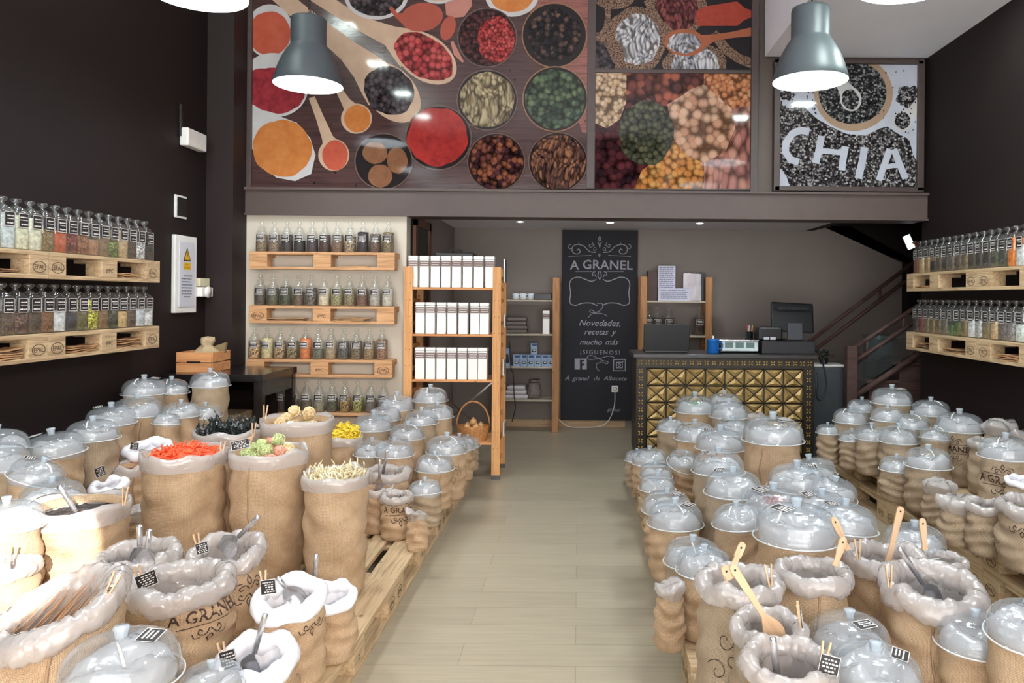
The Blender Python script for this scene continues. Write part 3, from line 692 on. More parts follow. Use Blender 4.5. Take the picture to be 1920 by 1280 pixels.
# ------------------------------------------------------------------ back rack beside the chalkboard
def simple_rack(x0, x1, y0, y1, h, shelves, label, white=True):
    r = thing('pine_shelf_unit', (x0, y0, 0), label, 'shelf unit'); w = x1 - x0; d = y1 - y0
    for x in (0, w - .075):
        for y in (0, d - .03):
            p_ = MB().box2((x, y, 0), (x + .075, y + .03, h), ch=.003).build('post', wood('dim_pine_post', (188, 138, 92), (140, 94, 58), 'Z', 3), r)
    for z in shelves: MB().box2((.03, .01, z - .018), (w - .03, d - .01, z), ch=.002).build('shelf_board', P('pale_shelf_board', (196, 184, 164), .5), r)
    for x in (.02, w - .05):
        for k in range(6): MB().box2((x, .03, .15 + k * h / 6.5), (x + .03, d - .03, .18 + k * h / 6.5)).build('side_rung', PINE, r)
    return r
a0, a1 = at(925, 560, 8.3), at(1049, 560, 8.3)
ZS = [at(1000, y, 8.33).z for y in (562, 626, 687, 749)]
simple_rack(a0.x, a1.x, 8.3, 8.64, 1.72, ZS, 'narrow pine rack left of the black chalkboard')
CERA = P('white_ceramic', (214, 222, 228), .25, var=.03)
cupw = None
for i, px in enumerate((967, 981, 996)):
    p = at(px, 562, 8.4)
    if cupw is None:
        r = thing('mug', (p.x, 8.4, ZS[0]), 'white mug on the back rack, left of three', 'mug', 'white mugs on the back rack')
        MB().lathe([(.028, 0), (.036, .006), (.038, .07), (.036, .07), (.033, .012), (0, .01)], seg=24, capb=True).build('cup_body', CERA, r)
        MB().tube(smooth_path([(.036, 0, .06), (.058, 0, .055), (.06, 0, .03), (.036, 0, .018)], 6), .005).build('handle', CERA, r); cupw = r
    else:
        r = copy_tree(cupw); r.location = (p.x, 8.4, ZS[0]); tag(r, 'white mug on the back rack, %s of three' % ['', 'middle', 'right'][i], 'mug', 'white mugs on the back rack')
p = at(1018, 562, 8.42); t = thing('black_tray', (p.x, 8.43, ZS[0]), 'black box with open top beside the white mugs', 'box')
MB().box2((-.1, -.08, 0), (.1, .08, .07), ch=.006).build('tray_wall', BLACK, t); MB().box2((-.088, -.068, .0695), (.088, .068, .0705)).build('tray_inside', BLACKP, t)
LIN = P('grey_linen', (120, 110, 104), .9, var=.1, bmp=.4, scale=30)
p = at(968, 626, 8.42)
for i in range(4):
    hh = .045; o = MB().box((0, 0, 0), (.25 - .01 * i, .2, hh), ch=.02).build('folded_cloth', LIN, None, (p.x + .01 * (i % 2), 8.45, ZS[1] + .0225 + hh * i + .001))
    tag(o, 'folded grey linen cloth, %s in the stack on the back rack' % ['lowest', 'second', 'third', 'topmost'][i], 'cloth', 'folded cloths on the back rack')
p = at(1024, 626, 8.36); white_tin(p.x, 8.38, ZS[1], 'lone white tin on the back rack, right end').scale = (1, 1, 1)
BLU = P('pale_blue_box', (150, 176, 206), .45, var=.15, scale=20); BLUD = P('blue_box_print', (52, 76, 130), .45, var=.2)
KET = P('box_picture_dark', (50, 46, 52), .5); bx0 = None
def teabox(x, y, z, label, sc=1):
    global bx0
    if bx0 is None:
        r = thing('tea_box', (x, y, z), label, 'box', 'small blue boxes on the back rack')
        b_ = MB().box2((-.037, -.03, 0), (.037, .03, .13), ch=.002).build('carton', BLU, r)
        MB().box2((-.02, -.0312, .1), (.034, -.0302, .124)).build('title_print', BLUD, r)
        k = MB().lathe([(0, 0), (.02, .0), (.024, .012), (.016, .028), (0, .03)], (0.0, -.0302, .03), 16, M=Matrix.Scale(.03, 4, (0, 1, 0)))
        k.build('picture_print', KET, r); MB().box2((-.01, -.0314, .042), (.014, -.0306, .052)).build('picture_highlight', WHITE, r); bx0 = r
    else:
        r = copy_tree(bx0); r.location = (x, y, z); tag(r, label, 'box', 'small blue boxes on the back rack')
    return r
for i, px in enumerate((968.5, 982, 995, 1008, 1021.5, 1034)):
    p = at(px, 687, 8.35); teabox(p.x, 8.36, ZS[2], 'small blue carton, %s from left in the row by the chalkboard' % ordn(i))
p = at(1001, 687, 8.35); teabox(p.x, 8.37, ZS[2] + .1315, 'small blue carton standing on top of the carton row')
p = at(950, 687, 8.35); t = thing('kettle_box', (p.x, 8.37, ZS[2]), 'larger white and blue carton left of the small blue ones', 'box')
MB().box2((-.04, -.05, 0), (.042, .05, .2), ch=.002).build('carton', BLU, t); MB().lathe([(0, 0), (.026, 0), (.03, .03), (.02, .09), (0, .1)], (0, -.0505, .04), 20, M=Matrix.Scale(.02, 4, (0, 1, 0))).build('picture_print', KET, t)
p = at(968, 749, 8.4)
for i in range(3):
    o = MB().box((0, 0, 0), (.27 - .03 * i, .22, .05), ch=.022).build('folded_towel', P('white_towel', (206, 202, 206), .9, bmp=.3, scale=40), None, (p.x, 8.45, ZS[3] + .026 + .05 * i))
    tag(o, 'folded white towel, %s of the low pile left of the wicker jug' % ['bottom', 'middle', 'top'][i], 'towel', 'white towels on the back rack')
p = at(1001, 749, 8.4); t = thing('string_bag', (p.x, 8.43, ZS[3]), 'greyish drawstring bag on the low shelf by the chalkboard', 'bag')
MB().lathe([(.05, 0), (.075, .02), (.08, .09), (.065, .16), (.05, .19), (.062, .215), (.05, .2), (0, .19)], seg=30, fn=lambda r, z, a, i: (r * (1 + .06 * math.sin(a * 9)), z), capb=True).build('bag_body', P('mottled_string_cloth', (136, 124, 120), .9, var=.3, scale=60), t)
MB().tube([(math.cos(a) * .053, math.sin(a) * .053, .185) for a in [2 * PI * i / 16 for i in range(17)]], .005).build('drawstring', BLACK, t)
cp = [at(955, 640, 8.28), at(958, 690, 8.28), at(962, 700, 8.27), at(964, 740, 8.27), at(966, 765, 8.27), at(960, 790, 8.27)]
tag(MB().tube(smooth_path(cp), .006).build('power_cable', BLACK), 'black cable hanging in front of the narrow back rack', 'cable')

# ------------------------------------------------------------------ chalkboard
cbl, cbr = at(1053, 610, 8.6), at(1195, 610, 8.6)
ZT, ZB_ = at(1125, 431, 8.6).z, .085
X0, X1 = cbl.x, cbr.x; YC = 8.625
t = thing('chalkboard', (0, 0, 0), 'tall black chalkboard with chalk lettering on the back wall', 'chalkboard')
MB().box2((X0, YC, ZB_), (X1, BW - .002, ZT), ch=.002).build('board', P('chalkboard_black', (24, 25, 33), .7, var=.12, scale=2.5), t)
ch = MB(); Yw = YC - .0015; N_ = (0, -1, 0)
def cb(px, py): p = at(px, py, Yw); return Vector((p.x, Yw, p.z))
def cbp(x, y):   # position in the 1088x1280 enlargement of the board's upper half
    return cb(1040 + x / 6.4, 430 + y / 6.4)
def cbq(x, y):   # position in the 989x1280 enlargement of the lower half
    return cb(1040 + x / 5.818, 580 + y / 5.818)
CHK = P('chalk_marks', (126, 126, 138), .9, var=.25, scale=90)
def stroke(pts, w, f=cbp):
    ch = MB(); ribbon_into(ch, smooth_path([f(*p) for p in pts]), w, N_); ch.build('chalk_flourish', CHK, t)
def word(s, px, py, hpx, **kw):
    ch = MB(); text_into(ch, s, cb(px, py), (1, 0, -.0087), (0.0087, 0, 1), hpx / FPX * Yw, **kw); ch.build('chalk_word', CHK, t)
word('A', 1077, 505, 17.5, bold=.02); word('GRANEL', 1139, 504.5, 17.5, bold=.02, spacing=1.05)
word('Novedades,', 1124, 611, 12, shear=.35, spacing=1.0); word('recetas', 1117, 627, 11, shear=.35); word('y', 1150, 627, 11, shear=.35); word('mucho', 1107, 646, 11, shear=.35); word('más', 1146, 646, 11, shear=.35)
word('¡SIGUENOS!', 1125, 664, 8, spacing=1.35); word('A', 1063, 713, 10, shear=.35); word('granel', 1088, 713, 8.8, shear=.35); word('de', 1118, 713, 8.8, shear=.35); word('Albacete', 1153, 713, 8.8, shear=.35); word('granel', 1150, 771, 7, shear=.35)
for s in (1, -1):
    X = lambda x: 540 + s * (x - 540)
    for pts, w in (([(500, 275), (420, 265), (350, 200), (270, 180), (215, 210), (215, 270), (265, 295), (305, 270), (290, 235), (262, 250)], .009), ([(210, 235), (170, 225), (170, 190), (200, 180)], .006), ([(505, 240), (470, 255), (475, 215), (500, 230)], .006), ([(460, 200), (425, 215), (415, 185), (440, 180)], .006), ([(455, 150), (462, 190), (480, 185)], .006), ([(300, 190), (285, 160)], .006)):
        stroke([(X(a), b_) for a, b_ in pts], w)
    stroke([(X(165), 322), (X(440), 312)], .006); stroke([(X(250), 505), (X(455), 503)], .004)
    stroke([(X(500), 600), (X(440), 622), (X(360), 595), (X(290), 573), (X(215), 590), (X(180), 650), (X(190), 760), (X(185), 880), (X(250), 910), (X(330), 885), (X(430), 882), (X(512), 912)], .009)
    stroke([(X(500), 575), (X(480), 540), (X(455), 550), (X(460), 515), (X(490), 505)], .007); stroke([(X(540), 600), (X(520), 560), (X(530), 500)], .008)
stroke([(540, 80), (528, 110), (540, 140), (552, 110), (540, 80)], .008); stroke([(512, 150), (530, 170), (540, 215), (550, 170), (570, 150)], .008)
stroke([(537, 290), (530, 305), (537, 325), (544, 305), (537, 290)], .008)
stroke([(512, 890), (560, 885), (580, 920), (540, 975), (470, 1000), (420, 985), (440, 965), (480, 990)], .006); stroke([(400, 1060), (440, 1020), (520, 1005), (600, 1020), (630, 1045)], .005)
stroke([(650, 520), (580, 510), (480, 535), (380, 545), (355, 520), (390, 500), (440, 515), (520, 555), (580, 570), (570, 592), (520, 575)], .006, cbq); stroke([(510, 570), (455, 600), (465, 650), (490, 670)], .006, cbq)
ch = MB()
def quad(x0, y0, x1, y1): 
    ch.add([cbq(x0, y0), cbq(x1, y0), cbq(x1, y1), cbq(x0, y1)], [(0, 3, 2, 1)])
# round-cornered square signs: f and camera
quad(218, 535, 275, 655); quad(275, 535, 350, 550); quad(325, 550, 350, 655); quad(300, 610, 325, 655); quad(300, 568, 325, 590); ch.build('chalk_letter_sign', CHK, t); ch = MB()
for a, w in ((0, .013), (32, .013)):
    q = [(642 + a, 545 + a), (770 - a, 545 + a), (770 - a, 668 - a), (642 + a, 668 - a)]; q.append(q[0]); ribbon_into(ch, [cbq(*x) for x in q], w, N_)
ribbon_into(ch, [cbq(706 + 14 * math.cos(k), 606 + 14 * math.sin(k)) for k in [2 * PI * i / 12 for i in range(13)]], .008, N_); quad(738, 562, 750, 574)
ch.build('chalk_camera_sign', CHK, t)
p = at(1153, 729, YC - .01); t = thing('wall_socket', (p.x, YC, p.z), 'white wall socket near the foot of the chalkboard', 'socket')
MB().box((0, -.005, 0), (.075, .01, .075), ch=.003).build('plate', WHITE, t); MB().lathe([(.024, 0), (.022, .003), (0, .003)], (0, -.0105, 0), 20, M=Matrix.Rotation(PI / 2, 4, 'X')).build('socket_recess', P('socket_grey', (120, 120, 126), .5), t)
t2 = thing('plug_cable', (p.x, YC - .012, p.z), 'white cable hanging from the chalkboard socket to the floor', 'cable')
MB().lathe([(.017, 0), (.017, .025), (.008, .03), (0, .03)], (0, -.002, 0), 16, M=Matrix.Rotation(PI / 2, 4, 'X')).build('plug', WHITE, t2)
pts = [at(1153, 733, 8.59), at(1152, 760, 8.59), at(1143, 785, 8.58), at(1128, 798, 8.5), at(1100, 801, 8.45), at(1065, 799, 8.5), at(1046, 785, 8.55)]
pts = [Vector((q.x, q.y, max(q.z, .006))) for q in pts]
o = MB().tube([q - Vector((p.x, YC - .012, p.z)) for q in smooth_path(pts)], .005).build('cord', WHITE, t2)

# ------------------------------------------------------------------ rack behind the counter
a0, a1 = at(1201, 560, 8.3), at(1336, 560, 8.3)
z1, z2 = at(1265, 564, 8.33).z, at(1265, 629, 8.33).z
simple_rack(a0.x, a1.x, 8.3, 8.64, 1.74, (z1, z2, .8, .4), 'short pine rack with papers and jars behind the counter')
PAP = P('white_paper_sheet', (206, 208, 226), .6, var=.05); FOIL = P('silver_foil_bag', (130, 126, 130), .25, metal=.7, var=.2, scale=8, bmp=.6)
def slab(name, px0, py0, px1, py1, y, th, mat, label, cat, tilt=0, text=True, base=z1):
    A, B = at(px0, py0, y), at(px1, py1, y); w, h = B.x - A.x, A.z - B.z
    r = thing(name, ((A.x + B.x) / 2, y, base + (0 if tilt == 0 else 0)), label, cat, rx=tilt)
    MB().box2((-w / 2, 0, 0), (w / 2, th, h), ch=.003).build('sheet', mat, r)
    if text:
        k = MB(); rnd = random.Random(px0)
        for i in range(int(h / .022) - 1):
            xx = -w * .42
            while xx < w * .35: l = rnd.uniform(.01, .035); k.box2((xx, -.0012, h - .025 - i * .022), (xx + l, -.0004, h - .018 - i * .022)); xx += l + .006
        k.build('printed_lines', P('grey_blue_ink', (110, 112, 140), .7), r)
    return r
slab('magazine_file', 1215, 506, 1232, 562, 8.4, .14, P('brown_file', (86, 66, 62), .6), 'brown document file at the left of the papers', 'file', text=False)
slab('paper_pad', 1234, 538, 1294, 562, 8.36, .012, PAP, 'long white printed pad standing at the front of the rack', 'paper')
slab('paper_form', 1234, 496, 1266, 562, 8.39, .012, PAP, 'white printed form leaning behind the long pad', 'paper')
slab('foil_bag', 1281, 510, 1315, 562, 8.42, .03, FOIL, 'crumpled silver foil bag on the rack behind the counter', 'bag', text=False)
slab('dark_folder', 1315, 508, 1322, 562, 8.44, .12, BLACK, 'dark folder standing right of the silver foil bag', 'folder', text=False)
for i, (px, c_) in enumerate(((1215, (96, 90, 84)), (1232, (60, 44, 40)), (1254, (84, 60, 50)), (1311, (74, 46, 38)))):
    p = at(px, 629, 8.42); r = jar('round', p.x, 8.42, z2, 0, 1.0, jmat(c_, 'cells'), 'glass jar behind the counter, %s of four under the papers' % ordn(i), 'jars behind the counter', 20 + i); r.scale = (1.25, 1.25, 1.25)
p = at(1286, 629, 8.42); t = thing('glass_cruet', (p.x, 8.42, z2), 'small clear glass bowl with knobbed lid between the jars', 'jar')
MB().lathe([(.04, 0), (.065, .02), (.07, .05), (.05, .08), (.012, .09), (.01, .1), (.016, .11), (0, .12)], seg=24, capb=True).build('bowl', GLASS, t)

# ------------------------------------------------------------------ counter
KX0, KX1, KY0, KY1, KZ = .525, 2.125, 6.74, 7.28, 1.0
t = thing('shop_counter', (KX0, KY0, 0), 'dark bronze counter with gold pyramid tiles on its front', 'counter')
W_ = KX1 - KX0; H_ = KZ
DBR = P('dark_bronze', (50, 44, 38), .45, metal=.3, var=.25, scale=30)
m, nt, b = nmat('aged_brass_tile'); v = coords(nt); n = nd(nt, 'ShaderNodeTexNoise', Scale=9.0, Detail=6.0); nt.links.new(v, n.inputs['Vector'])
nt.links.new(ramp(nt, n.outputs['Fac'], [(.3, lin((150, 122, 72))), (.6, lin((204, 172, 112)))]), b.inputs['Base Color']); b.inputs['Metallic'].default_value = .3; b.inputs['Roughness'].default_value = .38
BRASS = m
MB().box2((0, 0, .08), (W_, KY1 - KY0, H_ - .035)).build('body', DBR, t); MB().box2((.01, .02, 0), (W_ - .01, KY1 - KY0, .08)).build('plinth', BLACK, t)
MB().box2((-.03, -.03, H_ - .035), (W_ + .03, KY1 - KY0 + .02, H_), ch=.006).build('counter_top', P('black_stone_top', (56, 54, 54), .35, var=.15), t)
br_ = .085; tx0, tx1, tz1, tz0 = br_ + .01, W_ - br_ - .01, H_ - .035 - br_ - .01, .1
nx, nz = 8, 5; tw, th_ = (tx1 - tx0) / nx, (tz1 - tz0) / nz; tiles, st = MB(), MB()
for i in range(nx):
    for j in range(nz):
        x0, z0 = tx0 + i * tw, tz0 + j * th_; c_ = (x0 + tw / 2, -.004, z0 + th_ / 2); e = .006
        q = [(x0 + e, -.004, z0 + e), (x0 + tw - e, -.004, z0 + e), (x0 + tw - e, -.004, z0 + th_ - e), (x0 + e, -.004, z0 + th_ - e)]
        for k in range(4):   # four pillowed quarters
            a, b2 = Vector(q[k]), Vector(q[(k + 1) % 4]); cc = Vector(c_); mid_ = (a + b2 + cc) / 3; mid_.y = -.026
            tiles.add([a, b2, cc, mid_], [(0, 1, 3), (1, 2, 3), (2, 0, 3)])
        st.tube([q[0], (c_[0], -.012, c_[2]), q[2]], .0045, 6); st.tube([q[1], (c_[0], -.012, c_[2]), q[3]], .0045, 6)
        if (i + j) % 2 == 0: st.lathe([(.012, 0), (.01, .006), (0, .009)], c_, 10, M=Matrix.Rotation(PI / 2, 4, 'X'))
for i in range(nx + 1): st.tube([(tx0 + i * tw, -.008, tz0), (tx0 + i * tw, -.008, tz1)], .006, 6)
for j in range(nz + 1): st.tube([(tx0, -.008, tz0 + j * th_), (tx1, -.008, tz0 + j * th_)], .006, 6)
tiles.build('brass_tiles', BRASS, t); st.build('bronze_straps', DBR, t)
rl = MB()
for z in (H_ - .04, H_ - .035 - br_): rl.box2((0, -.012, z - .004), (W_, 0, z + .004))
for x in (.004, br_, W_ - br_, W_ - .004): rl.box2((x - .004, -.012, .08), (x + .004, 0, H_ - .035 - (br_ if 0.01 < x < W_ - .01 else 0)))
rl.build('border_rails', DBR, t)
fl_ = MB()
def flower(x, z, s=.028):
    fl_ = MB()
    for k in range(4):
        a = PI / 4 + k * PI / 2; u = Vector((math.cos(a), 0, math.sin(a))); w = Vector((-math.sin(a), 0, math.cos(a))); c_ = Vector((x, -.004, z))
        fl_.add([c_ + u * s * .15, c_ + u * s * .6 + w * s * .22 + Vector((0, -.003, 0)), c_ + u * s * 1.1, c_ + u * s * .6 - w * s * .22 + Vector((0, -.003, 0)), c_ + u * s * .6 + Vector((0, -.006, 0))], [(0, 1, 4), (1, 2, 4), (2, 3, 4), (3, 0, 4)])
    fl_.build('gold_flower', P('gold_inlay', (196, 160, 84), .35, metal=.5), t)
nf = 24
for i in range(nf): flower(.035 + (W_ - .07) * i / (nf - 1), H_ - .035 - br_ / 2)
for i in range(12):
    for x in (br_ / 2, W_ - br_ / 2): flower(x, H_ - .035 - br_ - .035 - i * .07)

# laptop, pot, scale, till
p0, p1 = at(1203, 663, 7.0), at(1292, 663, 7.0)
t = thing('laptop', ((p0.x + p1.x) / 2, 6.93, KZ), 'black laptop seen from behind its open lid on the counter', 'laptop')
MB().box2((-.2, 0, 0), (.2, .26, .02), ch=.005).build('base', BLACKP, t)
MB().box((0, -.02, .14), (.425, .012, .25), ch=.005, M=Matrix.Rotation(.12, 4, 'X')).build('lid', P('black_laptop_lid', (8, 9, 13), .4), t)
p = at(1336, 663, 6.9); t = thing('blue_pot', (p.x, 6.88, KZ), 'glossy blue enamel pot beside the scale', 'pot')
BL = P('blue_enamel', (34, 110, 196), .2)
MB().lathe([(.05, 0), (.056, .005), (.056, .12), (.059, .125), (.05, .13), (0, .135)], seg=28, capb=True).build('pot_body', BL, t); MB().tube(smooth_path([(.055, 0, .1), (.085, 0, .09), (.085, 0, .05), (.055, 0, .04)], 5), .006).build('handle', BL, t); MB().box2((-.008, -.008, .132), (.008, .008, .16)).build('lid_knob', WHITE, t)
p0, p1 = at(1349, 650, 6.9), at(1421, 650, 6.9)
t = thing('shop_scale', ((p0.x + p1.x) / 2, 6.98, KZ), 'electronic shop scale with three display windows on the counter', 'scale'); sw = p1.x - p0.x
MB().box2((-sw / 2, -.06, 0), (sw / 2, .2, .07), ch=.01).build('scale_base', BLACKP, t)
MB().box2((-sw / 2 + .02, -.095, .02), (sw / 2, -.055, .118), ch=.006).build('display_head', P('scale_white', (212, 226, 226), .4), t)
MB().box2((-sw / 2 - .01, -.11, .112), (sw / 2 + .005, .2, .126), ch=.004).build('weighing_plate', STEEL, t)
for i in range(3):
    x = -sw / 2 + .085 + i * .098; o = MB().box2((x - .038, -.0975, .05), (x + .038, -.095, .1)).build('display_window', P('green_grey_display', (96, 122, 118), .2), t)
p0, p1 = at(1427, 650, 6.9), at(1526, 650, 6.9); cx_ = (p0.x + p1.x) / 2; w = p1.x - p0.x
t = thing('cash_drawer', (cx_, 6.86, KZ), 'black cash drawer under the till monitor', 'cash drawer')
MB().box2((-w / 2, 0, 0), (w / 2, .36, .115), ch=.006).build('drawer_case', P('cash_drawer_black', (36, 35, 40), .5), t)
t = thing('receipt_printer', (cx_ - .155, 6.92, KZ + .116), 'black receipt printer left of the till monitor', 'printer')
MB().box2((-.11, 0, 0), (.12, .2, .13), ch=.02).build('printer_case', BLACKP, t); s_ = MB()
for a, b2 in ((-.06, -.01), (.0, .05)): s_.box2((a, -.003, .01), (b2, 0, .035))
s_.build('port_panel', P('port_panel_white', (196, 196, 206), .5), t)
t = thing('till_monitor', (cx_ + .08, 7.0, KZ + .116), 'black touch till monitor facing away on the cash drawer', 'monitor')
MB().box2((-.07, -.04, 0), (.07, .14, .02), ch=.005).build('foot', BLACKP, t)
MB().box((.01, -.02, .085), (.14, .03, .16), ch=.006, M=Matrix.Rotation(-.15, 4, 'X')).build('stand', P('grey_stand', (58, 60, 68), .45), t)
MB().box((-.0, .04, .215), (.40, .035, .29), ch=.016, M=Matrix.Rotation(-.3, 4, 'X') @ Matrix.Rotation(.05, 4, 'Y')).build('screen_back', BLACKP, t)
k = MB(); 
for i in range(16): k.box((-.13 + i * .0175, -.003 + .02, .30), (.009, .003, .03), M=Matrix.Rotation(-.3, 4, 'X'))
k.build('vents', P('vent_grey', (46, 48, 56), .5), t)
p = at(1418, 637, 6.95); t = thing('pen_cup', (p.x - .01, 7.2, KZ), 'dark pen cup behind the scale', 'cup')
MB().lathe([(.035, 0), (.037, .19), (.033, .19), (.03, .01), (0, .01)], seg=20, capb=True).build('cup_body', BLACKP, t)
for i, (c_, dx, tl) in enumerate((((226, 180, 60), .012, .12), ((220, 220, 226), -.008, .05), ((200, 60, 60), .0, -.1))):
    q = MB().tube([(0, 0, 0), (tl * .22, 0, .235)], .005, 8).build('pen', P('pen_%d' % i, c_, .4), None, (p.x - .01 + dx - tl * .05, 7.2, KZ + .012)); tag(q, ['yellow pencil in the dark pen cup', 'white pen in the dark pen cup', 'red pen in the dark pen cup'][i], 'pen', 'pens in the cup')

# ------------------------------------------------------------------ ceiling spots over the back room
for i, (px, py) in enumerate(((975, 419), (1144, 419), (1312, 419))):
    p = at(px, py, 7.9); t = thing('ceiling_spotlight', (p.x, 7.9, 2.30), 'recessed ceiling spot over the back room, %s of three' % ['left', 'middle', 'right'][i], 'spotlight', 'ceiling spots in the back room')
    MB().lathe([(.05, -.004), (.05, 0), (.036, -.002), (.036, -.004)], seg=24).build('trim_ring', WHITE, t)
    MB().lathe([(.036, -.0035), (0, -.0035)], seg=24).build('lamp_face', emis('spot_face', (.92, .95, 1), 60), t)
    light('spot_lamp', 'SPOT', (p.x, 7.9, 2.285), 15, (.95, .97, 1), spot_size=2.2, spot_blend=.8, shadow_soft_size=.035).parent = None
for l_ in [o for o in C.objects if o.name.startswith('spot_lamp')]: pass

# ------------------------------------------------------------------ stairs at the right of the back room
STW = P('pale_stair_wall', (182, 166, 160), .6, var=.04)
SX0, SY0, SY1, GO, RI = 2.73, 7.0, 7.95, .28, .17
zb = .755
s_ = MB()
for i in range(7):
    x = SX0 + i * GO; s_.box2((x, SY0, 0), (x + GO + .002, SY1, zb + i * RI - .03))
struct('stairs', s_, BROWNW)
for i in range(7):
    x = SX0 + i * GO; o = MB().box2((x - .03, SY0 - .02, zb + i * RI - .03), (x + GO, SY1, zb + i * RI), ch=.005).build('stair_tread', BROWNW); o['kind'] = 'structure'
A = [at(1533, 818, 8.0), at(1533, 772, 8.0), at(1700, 648, 8.0), at(1740, 618, 8.0)]
s_ = MB().prism([(A[0].x, 0), (A[1].x, A[1].z), (A[2].x, A[2].z), (4.9, A[2].z + (4.9 - A[2].x) * .72), (4.9, 0)], 7.97, 8.05)
struct('wall_stair_side', s_, STW)
s_ = MB(); q0, q1 = at(1562, 406, 8.5), at(1704, 491, 8.5)
sl = (q1.z - q0.z) / (q1.x - q0.x)
s_.prism([(q0.x, q0.z), (q1.x, q1.z), (q1.x, q1.z - .6), (4.95, q1.z - .6), (4.95, 2.34), (q0.x - .03, 2.34)], 8.5, 8.675)
struct('stairwell_shade_panel', s_, WALL)  # dark panel on the back wall, shaped as the darkness of the open stairwell
r = thing('stair_railing', (0, 0, 0), 'brown double handrail rising right behind the till', 'handrail')
for dy_ in (0, 24):
    a, b2 = at(1512, 652 + dy_ - 8, 7.9), at(1725, 483 + dy_ * .95, 7.85); MB().tube([a, b2], .022, 8).build('rail', BROWNW, r)
a, b2 = at(1650, 541, 7.88), at(1650, 563, 7.88); MB().tube([a, b2], .015, 8).build('bracket', BROWNW, r)
r = thing('stair_balustrade', (0, 0, 0), 'brown stair balustrade with newel post and glass at right', 'balustrade')
a, b2 = at(1594, 648, 7.0), at(1594, 790, 7.0)
MB().box2((a.x - .05, 6.93, 0), (a.x + .045, 7.02, a.z), ch=.004).build('newel_post', BROWNW, r)
for dy_, w in ((0, .022), (26, .02), (92, .03)):
    p0, p1 = at(1604, 650 + dy_, 6.97), at(1722, 573 + dy_, 6.97); MB().tube([p0, p1], w, 8).build('rail', BROWNW, r)
for px in (1626, 1694):
    p0, p1 = at(px, 637 - (px - 1626) * .65, 6.97), at(px, 665 - (px - 1626) * .65, 6.97); MB().tube([p0, p1], .012, 8).build('baluster', BROWNW, r)
p = [at(1606, 684, 6.97), at(1720, 606, 6.97), at(1720, 655, 6.97), at(1606, 730, 6.97)]
MB().prism([(q.x, q.z) for q in p], 6.965, 6.975).build('glass_panel', GLASS, r)
# low table behind the counter with a pot plant on a white box
t = thing('storage_box', (2.42, 7.25, .0), 'dark grey box with a pot plant, right of the counter', 'box'); MB().box2((-.16, -.1, 0), (.13, .15, .86), ch=.01).build('box_body', P('teal_grey_box', (66, 72, 76), .5), t); MB().box2((-.165, -.105, .86), (.135, .155, .88), ch=.005).build('lid', WHITE, t)
t = thing('potted_plant', (2.38, 7.24, .882), 'dark leafy pot plant on the grey box behind the counter', 'plant')
MB().lathe([(.035, 0), (.05, .06), (.045, .06), (0, .055)], seg=20, capb=True).build('pot', BLACKP, t); lf = MB(); rnd = random.Random(5)
for i in range(60):
    a = rnd.uniform(0, 2 * PI); rr = rnd.uniform(.02, .11); z = .06 + rnd.uniform(.0, .07); c_ = Vector((math.cos(a) * rr, math.sin(a) * rr * .8, z)); u = Vector((math.cos(a), math.sin(a), rnd.uniform(-.3, .5))).normalized() * .035; w = u.cross(Vector((0, 0, 1))).normalized() * .018
    lf.add([c_ - u, c_ + w, c_ + u, c_ - w], [(0, 1, 2, 3)])
lf.build('foliage', P('dark_leaf', (28, 44, 38), .5), t)
p = at(1625, 670, 7.3); t = thing('glass_vessel', (2.93, 7.3, .92), 'large grey glass bowl standing behind the balustrade', 'bowl')
MB().lathe([(.06, 0), (.13, .06), (.15, .13), (.13, .2), (.16, .24), (.155, .24), (.12, .2), (.14, .13), (.12, .07), (0, .01)], seg=28, capb=True).build('bowl_body', clear('smoky_glass', (.55, .6, .62), milk=.25, milkcol=(.3, .36, .38)), t)
MB().box2((2.74, 7.1, zb + .001), (3.1, 7.5, .92)).build('bowl_stand', BLACK, t).location = (-2.93, -7.3, -.92)
cv = [at(1534, 655, 6.72), at(1545, 690, 6.72), at(1549, 725, 6.72), at(1540, 748, 6.72), at(1531, 742, 6.72), at(1532, 700, 6.73)]
tag(MB().tube(smooth_path(cv), .008).build('cable_loop', BLACKP), 'black cable looping down the right end of the counter', 'cable')

